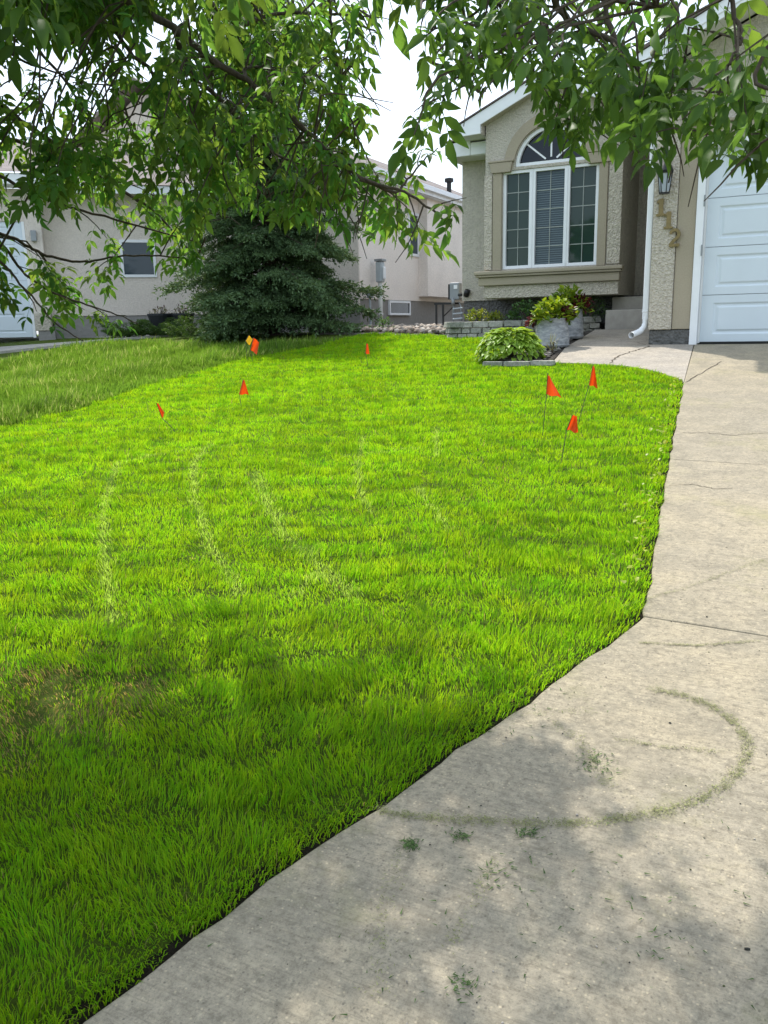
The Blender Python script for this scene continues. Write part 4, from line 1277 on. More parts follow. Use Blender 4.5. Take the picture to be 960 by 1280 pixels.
flag((316, 452), (317, 422), (313, 437), (324, 428), (321, 443), RF, 'orange flag in the long grass beside the yellow flag', seed=6)
flag((309, 452), (311, 419), (307, 426), (316, 424), (312, 432), YF, 'small yellow flag half behind an orange flag', seed=7, ripple=.006)
flag((460, 456), (458, 429), (457, 442), (460, 430), (462, 443), RF, 'small orange flag alone at the back of lawn by spruce', seed=8, ripple=.006)
flag((131, 413), (129, 388), (128, 400), (131, 389), (134, 398), RF, 'small pale orange flag against the far pale wall', seed=9, ripple=.006)

# ================================================================== LAWN
def project(P):
    P = np.asarray(P, float)
    a = np.array([AX[0][:], AX[1][:], AX[2][:]])
    c = P @ a.T
    z = np.where(c[:, 2] > 0.05, c[:, 2], np.nan)
    return 480 + FOC * c[:, 0] / z, 640 - FOC * c[:, 1] / z
class Waves:
    "cheap smooth noise in the plane, about -1..1"
    def __init__(s, scale, n=9, seed=0):
        r = np.random.default_rng(seed)
        a = r.uniform(0, 2 * np.pi, n); k = 2 * np.pi / scale * r.uniform(.6, 1.6, n)
        s.kx, s.ky, s.p = k * np.cos(a), k * np.sin(a), r.uniform(0, 6.28, n)
    def __call__(s, x, y):
        return np.sin(np.outer(x, s.kx) + np.outer(y, s.ky) + s.p).mean(1) * 1.8
def seg_dist(x, y, pts):
    d = np.full(len(x), 1e9)
    for (ax_, ay), (bx_, by) in zip(pts[:-1], pts[1:]):
        vx, vy = bx_ - ax_, by - ay
        t = np.clip(((x - ax_) * vx + (y - ay) * vy) / (vx * vx + vy * vy + 1e-9), 0, 1)
        d = np.minimum(d, np.hypot(x - ax_ - t * vx, y - ay - t * vy))
    return d
LAWN = [(-1.60, -1.0)] + EDGE[1:] + [(-3.0, 8.97), (-3.16, 9.16), (-3.22, 9.6), (-3.20, 9.98), (-3.22, 10.5), (-3.34, 11.38), (-4.62, 11.24), (-4.70, 11.5), (-5.6, 11.72), (-6.5, 12.1), (-9.0, 12.6), (-9.0, -1.0)]
tracks = [[(150, 578), (138, 600), (130, 640), (132, 690), (136, 740), (140, 775)], [(150, 578), (205, 566), (290, 556)],
          [(262, 556), (242, 580), (243, 625), (262, 680), (300, 738)], [(318, 590), (335, 632), (360, 672), (400, 708), (438, 742)], [(372, 742), (402, 712)],
          [(455, 545), (446, 580), (452, 620), (466, 640)], [(546, 535), (545, 570)], [(430, 570), (520, 560)], [(520, 610), (560, 660)]]
tracks = [[(G(*p).x, G(*p).y) for p in t] for t in tracks]
tw = [.034, .022, .030, .044, .032, .024, .022, .018, .020]
def blades(x, y, h, w, lean, ldir, tint, name, root=None):
    n = len(x)
    z = terr(y) - 0.012
    b = np.stack([x, y, z], 1)
    fa = RNG.uniform(0, np.pi, n)                         # facing of the blade
    side = np.stack([np.cos(fa), np.sin(fa), np.zeros(n)], 1) * (w / 2)[:, None]
    ld = np.stack([np.cos(ldir), np.sin(ldir), np.zeros(n)], 1)
    up = np.array([0, 0, 1.0])
    q = np.clip(lean, 0, 1.3)
    mid = b + ld * (h * .42 * np.sin(q * .5))[:, None] + up * (h * .52 * np.cos(q * .5))[:, None]
    tip = mid + ld * (h * .5 * np.sin(q * 1.15))[:, None] + up * (h * .5 * np.cos(q * 1.15))[:, None]
    V = np.stack([b - side, b + side, mid - side * .8, mid + side * .8, tip], 1).reshape(-1, 3)
    F = (np.array([[0, 1, 3], [0, 3, 2], [2, 3, 4]])[None] + (np.arange(n) * 5)[:, None, None]).reshape(-1, 3)
    o = np_mesh(name, V, F, M['grass'], None, np.repeat(tint, 5, 0), kind='stuff')
    return o
w1, w2, w3, w4, w5 = Waves(1.3, seed=1), Waves(.45, seed=2), Waves(.16, seed=3), Waves(2.6, seed=4), Waves(.09, seed=5)
NMAX = 21000.0
N0 = int(9.0 * 13.6 * NMAX)
x = RNG.uniform(-9.0, -0.2, N0).astype(np.float64); y = RNG.uniform(-0.2, 12.7, N0)
r = np.sqrt(x * x + y * y + terr(y) ** 2)
dens = np.clip(21000 * (2.0 / np.maximum(r, 2.0)) ** 0.92, 3000, 21000)
k = RNG.uniform(0, 1, N0) < dens / NMAX
x, y, r = x[k], y[k], r[k]
px, py = project(np.stack([x, y, terr(y)], 1))
k = (px > -130) & (px < 1090) & (py < 1420) & in_poly(x, y, LAWN)
x, y, r, px, py = x[k], y[k], r[k], px[k], py[k]
lx = LOT_X + 0.10 * np.sin(1.3 * y) + 0.06 * np.sin(3.1 * y + 1) + 0.16 * np.maximum(0, y - 9.3)
own = x > lx
x, y, r, px, py = x[own], y[own], r[own], px[own], py[own]
ed = seg_dist(x, y, EDGE)
k = ed > 0.004 + .016 * RNG.uniform(0, 1, len(x)) ** 2 + .012 * np.clip(w2(x * 2, y * 2), 0, 1)
x, y, r, px, py, ed = (a[k] for a in (x, y, r, px, py, ed))
# swath ridges left by the mower: run across the view, rise gently and drop toward the eye
vd = np.array([-0.43, 0.90])
s = x * vd[0] + y * vd[1]; tq = x * vd[1] - y * vd[0]
ph = s / 0.255 + .42 * w1(x, y) + .20 * w2(x, y) + .08 * tq
fr = ph - np.floor(ph)
pres = np.clip(.35 + 1.3 * w1(x * 1.5 + 7, y * .4 + np.floor(ph) * 1.77), 0.0, 1.0) * np.clip((s - 1.6) / 1.4, .35, 1)
ridge = (1 - fr) ** 1.6 * pres                             # highest just behind each drop
gap = ((fr > .80) & (RNG.uniform(0, 1, len(x)) < .62 * pres))
h = (.033 + .026 * ridge + .006 * w2(x, y) + .005 * w4(x, y)) * RNG.uniform(.7, 1.25, len(x))
clump = np.clip(w3(x, y), -1, 1)
h *= 1 + .20 * clump
h *= np.where(fr > .6, .8, 1.0)
h = np.where(s < 3.2, h * (1 + .18 * np.clip(3.2 - s, 0, 1)), h)
lean = np.abs(RNG.normal(.50, .30, len(x))) + .40 * np.clip(w2(x * .8 + 5, y * .8), 0, 1) + .2 * np.clip(w3(x + 9, y), 0, 1)
ldir = 3.0 * w2(x * .8, y * .8) + 1.8 * w3(x, y) + RNG.normal(0, .8, len(x)) - .6
w = .0019 + .00046 * r
base = np.array([.152, .305, .010])
t = base[None] * RNG.uniform(.84, 1.16, (len(x), 1)) * (1 + .10 * w3(x + 4, y) + .08 * w2(x, y + 6))[:, None] * (1 + .12 * w1(x, y))[:, None]
t[:, 0] *= 1 + .12 * RNG.normal(0, 1, len(x)) + .12 * w2(x + 3, y)
t = np.clip(t, .004, 1)
dry = RNG.uniform(0, 1, len(x)) < .008
t[dry] = np.array([.24, .22, .10]) * RNG.uniform(.7, 1.2, (dry.sum(), 1))
# wheel tracks: blades pressed flat, showing their pale backs
wob = 1 + .5 * w2(x * 2, y * 2)
for tr, wd in zip(tracks, tw):
    d = seg_dist(x, y, tr)
    m = RNG.uniform(0, 1, len(x)) < .85 * np.exp(-(d / (wd * 1.0 * wob)) ** 2)
    gap[m] = False; h[m] *= .92; lean[m] = .80 + RNG.uniform(-.35, .25, m.sum())
    t[m] = np.array([.215, .345, .075]) * RNG.uniform(.7, 1.25, (m.sum(), 1))
# thin worn patch at the left
bp = G(40, 880); bp2 = G(160, 868)
db = np.minimum(np.hypot(x - bp.x, y - bp.y) / .36, np.hypot((x - bp2.x), (y - bp2.y)) / .20) + .35 * w2(x * 1.4, y * 1.4)
bare = np.clip(1.15 - db, 0, 1)
keep = (RNG.uniform(0, 1, len(x)) > bare * .62) & ~gap
straw = (RNG.uniform(0, 1, len(x)) < bare * .75)
t[straw] = np.array([.27, .215, .11]) * RNG.uniform(.5, 1.3, (straw.sum(), 1))
lean[straw] = 1.15; h[straw] *= .9
# taller, straggling tufts at the concrete edge
e = (ed < .09)
h[e] *= RNG.uniform(.8, 1.35, e.sum()); lean[e] += .30; ldir[e] = -.5 + RNG.normal(0, .8, e.sum())
x, y, h, w, lean, ldir, t = (a[keep] for a in (x, y, h, w, lean, ldir, t))
lawn = blades(x, y, h, w, lean, ldir, t, 'lawn_grass')
tag(lawn, 'freshly mown bright green lawn with wheel tracks', 'grass')
N_MOWN = len(x)

# unmown strip of the neighbour's lot
N0 = 700000
x = RNG.uniform(-15.5, -4.4, N0); y = RNG.uniform(4.0, 13.2, N0)
lx = LOT_X + 0.10 * np.sin(1.3 * y) + 0.06 * np.sin(3.1 * y + 1) + 0.16 * np.maximum(0, y - 9.3)
px, py = project(np.stack([x, y, terr(y)], 1))
farp = np.interp(px, [-150, 0, 50, 95, 140, 200, 260, 330, 400, 470, 560], [482, 456, 444, 436, 430, 431, 434, 434, 428, 418, 416])
k = (x < lx + .02 * RNG.normal(0, 1, N0)) & (py > farp + 1.2 * RNG.normal(0, 1, N0)) & (px > -150) & (px < 700)
dn = np.clip((7.0 / np.sqrt(x * x + y * y)) ** 1.2, .15, 1)
k &= RNG.uniform(0, 1, N0) < dn * .85
x, y, lx = x[k], y[k], lx[k]
r = np.sqrt(x * x + y * y)
edge_ = np.clip((lx - x) / .35, 0.25, 1)
h = (.105 + .035 * w2(x, y) + .03 * w1(x, y)) * RNG.uniform(.6, 1.35, len(x)) * (.45 + .55 * edge_)
lean = np.abs(RNG.normal(.38, .25, len(x)))
ldir = 2.0 * w1(x, y) + RNG.normal(0, .8, len(x)) - .4
w = .0032 + .0006 * r
t = np.array([.085, .170, .026])[None] * RNG.uniform(.7, 1.3, (len(x), 1)) * (1 + .2 * w1(x + 2, y))[:, None]
seed_ = RNG.uniform(0, 1, len(x)) < .10 * np.clip(.5 + w1(x * .8, y), .1, 1.4)
t[seed_] = np.array([.20, .26, .11]) * RNG.uniform(.7, 1.25, (seed_.sum(), 1)); h[seed_] *= 1.25
tall = blades(x, y, h, w, lean, ldir, np.clip(t, .004, 1), 'tall_grass')
tag(tall, 'longer uncut grass with pale seed heads beside the mown lawn', 'grass')

# little yellow clover tips along the driveway edge
x, y = [], []
for (a, b) in zip(CTRL[7:11], CTRL[8:12]):
    m = int(math.hypot(b[0] - a[0], b[1] - a[1]) * 26)
    for i in range(m):
        q = random.random(); x.append(a[0] + (b[0] - a[0]) * q - abs(random.gauss(0, .06)) - .03); y.append(a[1] + (b[1] - a[1]) * q)
x, y = np.array(x), np.array(y)
bv, bf = leaflet(.030, .022, .1, .2)
V, F = bake(np.stack([x, y, terr(y) + RNG.uniform(.03, .06, len(x))], 1), frames(RNG.normal(0, 1, (len(x), 3)) * [1, 1, .3], np.tile([0, 0, 1.], (len(x), 1))), RNG.uniform(.6, 1.2, len(x)), bv, bf)
t = np.array([.30, .36, .04]) * RNG.uniform(.7, 1.2, (len(x), 1))
cl = np_mesh('clover_leaves', V, F, M['plant'], None, np.repeat(t, len(bv), 0), kind='stuff')
tag(cl, 'small yellow green clover leaves along the driveway edge', 'clover')

# ------------------------------------------------------------------ grass clippings on the concrete
rings = [([(812, 862), (850, 870), (885, 882), (915, 903), (936, 930), (930, 958), (905, 985), (870, 1005), (820, 1020), (740, 1030), (680, 1031), (600, 1028), (545, 1026), (490, 1020), (470, 1012)], .030, 1.0),
         ([(690, 905), (722, 925), (740, 950), (762, 985)], .035, .35), ([(640, 895), (700, 890), (745, 893)], .03, .2),
         ([(770, 925), (830, 935), (900, 942)], .018, .3), ([(800, 805), (870, 808), (950, 802)], .012, .5), ([(770, 760), (860, 735), (955, 700)], .02, .25),
         ([(505, 1060), (480, 1130), (475, 1200), (470, 1260)], .05, .22), ([(620, 1080), (590, 1130), (560, 1190)], .03, .2)]
cx, cy = [], []
for pts, wd, dn in rings:
    P = [G(*p) for p in pts]
    for a, b in zip(P[:-1], P[1:]):
        L_ = (b - a).length
        m = int(L_ * 3600 * dn)
        q = RNG.uniform(0, 1, m)
        keepq = RNG.uniform(0, 1, m) < .70 + .30 * np.sin(q * 9 + a.x * 40)
        q = q[keepq]
        cx.append(a.x + (b.x - a.x) * q + RNG.normal(0, wd * .34, len(q))); cy.append(a.y + (b.y - a.y) * q + RNG.normal(0, wd * .34, len(q)))
# loose tufts dropped by the mower
n_ring = sum(len(a) for a in cx)
for (px_, py_, m, sp_) in ((514, 1058, 90, .012), (577, 1048, 60, .012), (665, 1045, 40, .010), (652, 1047, 25, .008), (610, 1095, 25, .02), (580, 1232, 50, .016), (745, 955, 90, .03), (560, 905, 20, .05), (640, 1090, 20, .03), (820, 1175, 25, .05), (700, 1130, 30, .12), (860, 1100, 30, .2), (500, 1240, 30, .15), (660, 890, 40, .1)):
    g = G(px_, py_); cx.append(g.x + RNG.normal(0, sp_, m)); cy.append(g.y + RNG.normal(0, sp_, m))
cx, cy = np.concatenate(cx), np.concatenate(cy)
n = len(cx)
bv = np.array([(-.0011, 0, 0), (.0011, 0, 0), (0, .0085, .0008)]); bf = np.array([[0, 1, 2]])
d = np.stack([RNG.normal(0, 1, n), RNG.normal(0, 1, n), RNG.normal(0, .12, n)], 1)
V, F = bake(np.stack([cx, cy, terr(cy) + .0035], 1), frames(d, np.tile([0, 0, 1.], (n, 1))), np.where(np.arange(n) < n_ring, 1.0, 1.9) * RNG.uniform(.4, 1.2, n), bv, bf)
t = np.array([.20, .21, .085]) * RNG.uniform(.5, 1.5, (n, 1))
t[n_ring:] = np.array([.055, .10, .025]) * RNG.uniform(.6, 1.5, (n - n_ring, 1))
cp = np_mesh('grass_clippings', V, F, M['stone'], None, np.repeat(t, 3, 0), kind='stuff')
tag(cp, 'dried grass clippings in a curved mower track on the driveway', 'clippings')
# stray leaf bits, dark crumbs, small pebbles
gx = RNG.uniform(-1.0, .6, 420); gy = RNG.uniform(1.0, 4.2, 420)
ok = ~in_poly(gx, gy, [(-9, -1)] + [(a + .06, b) for a, b in EDGE] + [(-9, 10)])
gx, gy = gx[ok], gy[ok]
cb = stones('driveway_crumbs', np.stack([gx, gy, terr(gy) + .002], 1), RNG.uniform(.0008, .0030, len(gx)) * (1 + (RNG.uniform(0, 1, len(gx)) < .05)), [(.03, .03, .025), (.07, .08, .03), (.35, .32, .28), (.05, .045, .04)], M['stone'], flat=.5)
tag(cb, 'dark crumbs and grit scattered over the driveway', 'grit')

# ================================================================== THE STREET TREE
TB = Vector((-4.55, 1.0, tz(1.0)))
tree = thing('ash_tree', tuple(TB), 'leafy tree whose drooping twigs hang over lawn and driveway', 'tree')
mb = MB()
mb.tube([TB - Vector((0, 0, .15)), TB + Vector((.02, 0, .25)), TB + Vector((.08, .03, 1.2)), TB + Vector((.12, .1, 2.2)), TB + Vector((.0, .25, 3.6)), TB + Vector((-.1, .3, 5.0))], [.24, .17, .145, .12, .08, .03], 14)
mb.build('trunk', M['bark'], tree, smooth=True)
BR = []                                            # (points, r0, r1, twigs per metre)
def pb(pts, r0, r1, dens, pre=()):
    "a branch through photo pixels (px,py,distance), optionally starting at places outside the picture"
    BR.append(([Vector(p) for p in pre] + [at(*p) for p in pts], r0, r1, dens))
def tr(z, dx=0.05, dy=0.05):
    return (TB.x + dx, TB.y + dy, TB.z + z)
M1 = [tr(2.1), (-3.6, 1.9, 1.75), (-2.4, 2.5, 2.15), (-1.2, 2.55, 2.2), (-.1, 2.2, 2.0), (.8, 1.8, 1.8)]
M2 = [tr(2.4), (-4.2, 2.1, 1.85), (-3.7, 3.1, 2.2), (-3.0, 4.0, 2.35)]
M3 = [tr(1.7), (-3.9, 1.7, 1.1), (-3.0, 2.2, 1.35), (-2.2, 2.5, 1.45)]
M4 = [tr(2.6), (-3.5, 1.1, 2.0), (-2.2, 1.3, 2.5), (-.9, 1.2, 2.6), (.4, .9, 2.4)]
M5 = [tr(3.2), (-4.6, 2.4, 2.7), (-4.3, 3.8, 3.2)]
BR += [([Vector(p) for p in m], r, .014, 3.0) for m, r in ((M1, .055), (M2, .05), (M3, .045), (M4, .045), (M5, .045))]
pb([(-60, 270, 4.3), (0, 292, 4.2), (27, 303, 4.15), (52, 317, 4.1), (83, 325, 4.05), (112, 327, 4.0), (146, 321, 3.95), (200, 320, 3.9), (245, 325, 3.9)], .011, .003, 10, [tr(1.5), (-4.3, 2.2, .95)])
pb([(-50, 260, 4.0), (0, 303, 4.0), (27, 337, 4.0), (58, 362, 3.95), (100, 378, 3.9), (146, 393, 3.85), (172, 405, 3.85)], .010, .002, 6.5, [(-4.25, 2.1, .95)])
pb([(-50, 300, 3.7), (0, 326, 3.65), (31, 362, 3.6), (69, 403, 3.55), (104, 426, 3.5)], .009, .002, 6, [(-4.1, 1.9, .75)])
pb([(-50, 95, 4.4), (0, 130, 4.3), (33, 157, 4.25), (90, 195, 4.2), (130, 225, 4.2), (190, 262, 4.2), (225, 300, 4.2)], .022, .004, 7, [(-4.2, 2.1, 1.5)])
pb([(-50, 150, 4.6), (0, 171, 4.6), (54, 187, 4.6), (108, 217, 4.5), (160, 230, 4.5)], .018, .004, 6, [(-4.25, 2.1, 1.4)])
pb([(100, -60, 3.7), (127, 0, 3.7), (160, 62, 3.75), (190, 92, 3.8), (206, 163, 3.85), (225, 206, 3.9), (232, 240, 3.9)], .014, .003, 8, [(-3.0, 2.2, 1.38)])
pb([(110, -55, 3.4), (160, 0, 3.4), (217, 35, 3.35), (270, 79, 3.3), (308, 100, 3.3), (348, 133, 3.25), (381, 162, 3.2), (408, 187, 3.2), (450, 222, 3.1), (505, 240, 3.05), (540, 262, 3.0), (565, 285, 3.0)], .017, .003, 10, [(-3.2, 2.1, 1.3)])
pb([(240, 95, 3.55), (267, 116, 3.6), (308, 160, 3.6), (348, 195, 3.65), (392, 211, 3.65), (440, 240, 3.6)], .012, .003, 8, [at(217, 35, 3.35)])
pb([(251, 135, 3.7), (275, 173, 3.75), (297, 195, 3.8), (330, 250, 3.85)], .010, .003, 7, [at(240, 95, 3.55)])
pb([(308, 100, 3.3), (305, 87, 3.4), (327, 84, 3.5), (356, 93, 3.6), (410, 110, 3.7)], .008, .003, 8)
pb([(280, 20, 3.5), (337, 19, 3.5), (375, 16, 3.5), (430, 19, 3.4), (443, 27, 3.4), (470, 40, 3.4)], .010, .003, 8, [(-2.2, 2.5, 1.45)])
pb([(400, -60, 3.3), (410, 0, 3.3), (418, 60, 3.3), (430, 120, 3.3), (445, 170, 3.25)], .010, .003, 9, [(-1.6, 2.52, 2.18)])
pb([(450, 222, 3.1), (490, 240, 3.1), (510, 225, 3.15), (530, 200, 3.2), (548, 186, 3.2)], .007, .002, 5)
pb([(60, -60, 4.3), (80, 0, 4.3), (110, 60, 4.4), (150, 120, 4.4), (170, 180, 4.5), (185, 230, 4.5)], .014, .003, 8, [(-4.0, 2.5, 1.95)])
pb([(0, -60, 4.8), (20, 0, 4.8), (40, 50, 4.8), (80, 100, 4.8), (110, 150, 4.8), (120, 190, 4.8)], .016, .003, 8, [(-3.9, 2.7, 2.0)])
pb([(200, -60, 4.2), (250, 0, 4.2), (300, 60, 4.2), (350, 110, 4.2), (380, 190, 4.2), (390, 250, 4.2)], .015, .003, 9, [(-3.4, 3.5, 2.25)])
pb([(-40, 30, 4.2), (0, 60, 4.2), (40, 80, 4.2), (100, 100, 4.1)], .012, .003, 7, [(-4.15, 2.2, 1.85)])
pb([(-40, 200, 4.0), (0, 220, 4.0), (60, 250, 4.0), (130, 270, 4.0), (200, 290, 4.05), (240, 300, 4.1)], .010, .003, 5, [(-4.25, 2.1, 1.2)])
# over the driveway
pb([(680, -70, 2.5), (695, 0, 2.5), (720, 30, 2.48), (760, 48, 2.45), (780, 68, 2.42), (806, 98, 2.4), (827, 146, 2.35), (850, 164, 2.3), (895, 169, 2.2), (930, 178, 2.1)], .013, .003, 7, [(-.9, 2.5, 2.16), (-.75, 2.45, 1.4)])
pb([(827, 146, 2.35), (830, 175, 2.35), (833, 200, 2.33), (838, 225, 2.32)], .005, .002, 10)
pb([(780, 68, 2.42), (760, 24, 2.5), (740, -50, 2.6)], .008, .006, 6)
pb([(905, -70, 1.95), (915, 0, 1.95), (925, 45, 1.93), (924, 56, 1.92), (911, 80, 1.9), (900, 100, 1.9)], .007, .0025, 9, [(-.1, 2.2, 2.0), (-.05, 2.05, 1.2)])
pb([(827, 120, 2.36), (845, 112, 2.3), (863, 108, 2.25), (890, 115, 2.2)], .005, .002, 8)
pb([(650, -70, 2.6), (665, 0, 2.6), (690, 50, 2.6), (708, 90, 2.58), (712, 130, 2.56), (708, 165, 2.55), (704, 195, 2.55)], .008, .002, 9, [(-1.2, 2.55, 2.2), (-1.15, 2.55, 1.3)])
pb([(600, -70, 2.8), (620, 0, 2.8), (650, 40, 2.8), (680, 70, 2.75), (740, 110, 2.7), (750, 150, 2.7)], .008, .002, 9, [(-1.4, 2.55, 2.19)])
pb([(560, -70, 2.9), (575, 0, 2.9), (585, 40, 2.9), (575, 80, 2.9), (560, 110, 2.9)], .007, .002, 9, [(-1.6, 2.55, 2.17)])
pb([(620, -20, 2.8), (590, 20, 2.8), (550, 35, 2.8), (528, 45, 2.8)], .005, .002, 9)
pb([(660, 10, 2.6), (630, 55, 2.65), (610, 90, 2.7), (600, 115, 2.7)], .006, .002, 8)
pb([(820, -70, 2.3), (840, 0, 2.25), (850, 30, 2.2), (845, 60, 2.2)], .006, .002, 9, [(-.3, 2.25, 2.05)])
pb([(960, 60, 1.85), (985, 120, 1.8), (965, 165, 1.75), (945, 185, 1.75)], .006, .002, 9, [(.3, 2.0, 1.9), (.35, 1.75, .9)])
pb([(470, -70, 3.0), (460, 0, 3.0), (468, 30, 3.0)], .006, .002, 7, [(-1.9, 2.52, 2.16)])

R1 = [(-200, -200), (440, -200), (446, 60), (468, 115), (474, 180), (480, 205), (520, 212), (585, 245), (595, 300), (570, 325), (540, 325), (470, 310), (440, 305), (415, 290), (360, 285), (300, 272), (270, 268), (258, 310), (250, 345), (205, 340), (170, 395), (175, 420), (100, 425), (60, 425), (-200, 420)]
R2 = [(520, -200), (1200, -200), (1200, 250), (950, 245), (895, 220), (872, 195), (850, 214), (812, 214), (780, 178), (752, 192), (718, 210), (694, 200), (684, 135), (655, 105), (622, 95), (600, 125), (560, 142), (525, 140), (515, 50)]
HOLES = [[(800, 45), (905, -10), (925, 20), (845, 95), (800, 100)]]
R3 = [(436, -200), (495, -200), (488, 55), (442, 52)]
R4 = [(505, 178), (572, 178), (568, 215), (505, 218)]
def allowed(P):
    px, py = project(P)
    inside = np.zeros(len(P), bool)
    for rg in (R1, R2, R3, R4): inside |= in_poly(np.nan_to_num(px, nan=-9e3), np.nan_to_num(py, nan=-9e3), rg)
    for hl in HOLES: inside &= ~(in_poly(np.nan_to_num(px, nan=-9e3), np.nan_to_num(py, nan=-9e3), hl) & (np.sin(P[:, 0] * 37 + P[:, 1] * 23) > -.7))
    off = np.isnan(px) | (px < -60) | (px > 1020) | (py < -60) | (py > 1340)
    return inside | off
wood = MB()
twigs = MB()
LP, LD, LU, LS = [], [], [], []                     # compound leaves: place, direction, up, scale
def leafy_twig(p, d, ln, npairs, sc=1.0):
    "thin shoot with opposite compound leaves"
    if not allowed(np.array([p[:], (p + d.normalized() * ln * .6)[:]])).all(): return
    pts = [p]; dd = d.normalized()
    for i in range(3):
        dd = (dd + Vector((random.gauss(0, .12), random.gauss(0, .12), -.10 + random.gauss(0, .06)))).normalized()
        pts.append(pts[-1] + dd * ln / 3)
    twigs.tube(pts, [.0032, .0026, .002, .0013], 4, False)
    for i in range(npairs):
        t = .25 + .75 * (i + 1) / npairs
        q = min(int(t * 3), 2); a = pts[q].lerp(pts[q + 1], t * 3 - q)
        ax_ = (pts[q + 1] - pts[q]).normalized()
        s_ = ax_.cross(Vector((0, 0, 1)))
        s_ = s_.normalized() if s_.length > .05 else Vector((1, 0, 0))
        if i % 2: s_ = (s_ * .5 + ax_.cross(s_) * .8).normalized()
        for sg in (-1, 1):
            ld_ = (ax_ * random.uniform(.3, .8) + s_ * sg + Vector((0, 0, random.uniform(-.75, .0))))
            LP.append(a); LD.append(ld_); LU.append(Vector((random.gauss(0, .35), random.gauss(0, .35), 1))); LS.append(sc * random.uniform(.75, 1.15))
    LP.append(pts[-1]); LD.append(dd + Vector((0, 0, -.3))); LU.append(Vector((random.gauss(0, .3), random.gauss(0, .3), 1))); LS.append(sc * random.uniform(.8, 1.1))
SPINE = []
def smooth(pts, n=5):
    out = []
    for i in range(len(pts) - 1):
        p0 = pts[max(i - 1, 0)]; p1 = pts[i]; p2 = pts[i + 1]; p3 = pts[min(i + 2, len(pts) - 1)]
        for k in range(n):
            t = k / n
            out.append(.5 * ((2 * p1) + (p2 - p0) * t + (2 * p0 - 5 * p1 + 4 * p2 - p3) * t * t + (3 * p1 - p0 - 3 * p2 + p3) * t ** 3))
    out.append(pts[-1])
    return out
for bi, (pts, r0, r1, dens) in enumerate(BR):
    sm = smooth(pts)
    jit = [p + Vector((random.gauss(0, .0022), random.gauss(0, .0022), random.gauss(0, .0022))) for p in sm]
    m = len(jit)
    b = MB(); b.tube(jit, [r0 + (r1 - r0) * (i / (m - 1)) ** .8 for i in range(m)], 6)
    b.build('branch', M['bark'], tree, smooth=True)
    SPINE += jit
    for i in range(m - 1):
        a, c = jit[i], jit[i + 1]
        L_ = (c - a).length
        nn = dens * L_ * (.72 if a.length > 3.15 else .85)
        cnt = int(nn) + (random.random() < nn - int(nn))
        for _ in range(cnt):
            p = a.lerp(c, random.random()); ax_ = (c - a).normalized()
            d = ax_ * random.uniform(.2, .9) + Vector((random.gauss(0, .6), random.gauss(0, .6), random.gauss(-.25, .4)))
            leafy_twig(p, d, random.uniform(.10, .28), random.randint(2, 4), .66 if p.length > 3.15 else .70)
    leafy_twig(jit[-1], jit[-1] - jit[-2], random.uniform(.1, .2), 3, .66 if jit[-1].length > 3.15 else .70)
SPA = np.array([p[:] for p in SPINE])
_sx, _sy = project(SPA)
SP_OUT = np.isnan(_sx) | (_sx < -30) | (_sx > 990) | (_sy < -30)
def filler(P, r_tw, sc=1.0, npairs=(2, 4), outside=False):
    d2 = ((SPA - np.array(P[:])) ** 2).sum(1)
    if outside: d2 = np.where(SP_OUT, d2, 1e9)
    j = int(d2.argmin())
    if not outside and d2[j] > .36: return
    q = SPINE[j]
    if not allowed(np.array([P[:], q.lerp(P, .5)[:]])).all(): return
    mid = q.lerp(P, .5) + Vector((random.gauss(0, .04), random.gauss(0, .04), .05))
    twigs.tube([q, mid, P], [.0045, .0035, .003], 4, False)
    leafy_twig(P, (P - mid).normalized() + Vector((random.gauss(0, .5), random.gauss(0, .5), random.gauss(-.2, .3))), r_tw, random.randint(*npairs), sc)
# fill the crown that shows at the top left, denser to the right and up
cnt = 0
while cnt < 165:
    px_, py_ = random.uniform(-40, 455), random.uniform(-60, 330)
    wgt = .30 + .5 * min(1, max(0, px_ / 300)) + .3 * (1 if py_ > 90 else .2)
    if px_ < 250 and py_ > 200: wgt *= .05
    if px_ < 200 and py_ < 170: wgt *= .7
    if random.random() > wgt: continue
    P = at(px_, py_, random.uniform(3.1, 4.9 - .0028 * max(0, px_)))
    if not allowed(np.array([P[:]]))[0]: continue
    filler(P, random.uniform(.10, .25), .66); cnt += 1
cnt = 0
while cnt < 40:
    px_, py_ = random.uniform(525, 1000), random.uniform(-60, 130)
    if random.random() > (.9 if px_ < 830 else .2) * (1 if py_ < 80 else .5): continue
    P = at(px_, py_, random.uniform(2.0, 3.0))
    if not allowed(np.array([P[:]]))[0]: continue
    filler(P, random.uniform(.08, .2), .70); cnt += 1
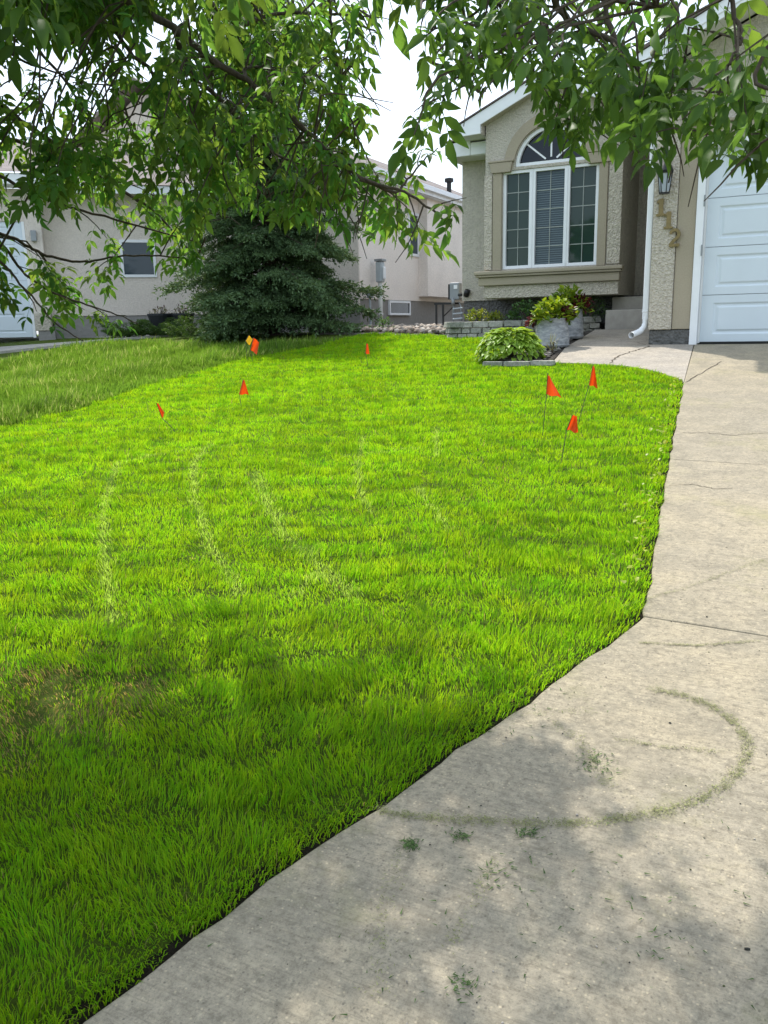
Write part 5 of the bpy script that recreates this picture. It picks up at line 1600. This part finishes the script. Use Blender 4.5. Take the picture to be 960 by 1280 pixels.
# the rest of the crown, above and left of the picture, which shades the near lawn
SHADE = [(-3.6, .2), (-3.3, 1.9), (-2.55, 2.35), (-1.6, 2.3), (-1.25, 2.0), (-.9, 1.55), (-1.1, .9), (-1.2, -.2)]
SHADE2 = [(-1.0, 1.35), (-.7, 1.65), (.2, 1.75), (.3, .3), (-1.1, .3)]
cnt = 0
while cnt < 1700:
    gx_, gy_ = random.uniform(-3.8, .4), random.uniform(-.2, 2.4)
    a_, b_ = in_poly(np.array([gx_]), np.array([gy_]), SHADE)[0], in_poly(np.array([gx_]), np.array([gy_]), SHADE2)[0]
    if not (a_ or (b_ and random.random() < .03)): continue
    P = Vector((gx_, gy_, tz(gy_))) + S * (random.uniform(1.7, 4.2 - .75 * max(0, gy_)) / S.z)
    px_, py_ = project(np.array([P[:]]))
    if not (np.isnan(px_[0]) or px_[0] < -80 or px_[0] > 1040 or py_[0] < -80): continue
    if not np.isnan(px_[0]) and ((-350 < px_[0] < 0 and -120 < py_[0] < 1300) or (0 <= px_[0] < 1300 and -100 < py_[0] < 1300)): continue
    if P.length < (2.4 if (not np.isnan(px_[0]) and -700 < px_[0] < 1500) else 1.5): continue
    filler(P, random.uniform(.15, .35), 1.1, (3, 5), True); cnt += 1
twigs.build('twigs', M['bark'], tree, kind='stuff')

# compound leaf meshes: five to seven pointed leaflets on a thin stalk
def compound(seed, nl):
    r = random.Random(seed)
    V, F = [], []
    def put(base, d, up, sc):
        bv, bf = leaflet(.078 * sc, .033 * sc, r.uniform(.12, .35), r.uniform(.15, .5))
        R = frames(np.array([d]), np.array([up]))[0]
        v = bv @ R.T + np.array(base)
        o = sum(len(a) for a in V)
        V.append(v); F.append(bf + o)
    L_ = .15
    def axis(t): return (0, t * L_, -.05 * t * t)
    pairs = (nl - 1) // 2
    for i in range(pairs):
        t = .38 + .5 * i / max(1, pairs - 1) if pairs > 1 else .6
        for sg in (-1, 1):
            put(axis(t + r.uniform(-.03, .03)), (sg * r.uniform(.75, 1.1), r.uniform(.45, .9), r.uniform(-.5, .0)), (r.gauss(0, .25), r.gauss(0, .25), 1), r.uniform(.72, .98))
    put(axis(1.0), (r.gauss(0, .15), 1, r.uniform(-.5, -.1)), (r.gauss(0, .2), 0, 1), r.uniform(.95, 1.12))
    o = sum(len(a) for a in V)
    a0, a1, a2 = axis(0), axis(.5), axis(1.0)
    V.append(np.array([(a[0] + s * .0011, a[1], a[2]) for a in (a0, a1, a2) for s in (-1, 1)]))
    F.append(np.array([[0, 1, 3, 2], [2, 3, 5, 4]]) + o)
    return np.concatenate(V), np.concatenate(F)
CM = [compound(i, n) for i, n in enumerate((5, 5, 5, 7, 3, 5, 3, 7))]
cdata = []
for v, f in CM:
    o = np_mesh('leaf', v, f, M['leafpart'], None, None, smooth=True)
    cdata.append(o.data); bpy.data.objects.remove(o)
P = np.array([p[:] for p in LP]); D = np.array([p[:] for p in LD]); U = np.array([p[:] for p in LU]); SZ = np.array(LS)
Dn = unit(D); tipP = P + Dn * (.20 * SZ)[:, None] - np.array([0, 0, .03])
k = allowed(P) & allowed(tipP) & (np.linalg.norm(P, axis=1) > 1.45)
P, D, U, SZ = P[k], D[k], U[k], SZ[k]
R = frames(D, U)
px, py = project(P)
vis = (px > -20) & (px < 980) & (py > -20) & (py < 460)
dist = np.linalg.norm(P, axis=1)
rank = np.where(vis, dist, 99)
near = np.zeros(len(P), bool); near[np.argsort(rank)[:300]] = True
var = RNG.integers(0, len(CM), len(P))
for i in np.nonzero(near)[0]:
    o = bpy.data.objects.new('leaf', cdata[var[i]])
    m = Matrix([list(R[i][r_]) for r_ in range(3)])
    o.rotation_euler = m.to_euler(); o.location = P[i]; s_ = float(SZ[i]); o.scale = (s_, s_, s_)
    link(o, tree)
VV, FF, TT, off = [], [], [], 0
for j, (bv, bf) in enumerate(CM):
    s_ = (~near) & (var == j)
    V, F = bake(P[s_], R[s_], SZ[s_], bv, bf)
    VV.append(V); FF.append(F + off); off += len(V)
    n_ = int(s_.sum())
    t = np.array([.053, .118, .023])[None] * RNG.uniform(.62, 1.5, (n_, 1)); t[:, 0] *= RNG.uniform(.8, 1.35, n_)
    TT.append(np.repeat(t, len(bv), 0))
np_mesh('foliage', np.concatenate(VV), np.concatenate(FF), M['foliage'], tree, np.concatenate(TT), smooth=True, kind='stuff')
print('blades', N_MOWN, 'tall', len(tall.data.vertices) // 5, 'leaves', len(P), 'clips', n)
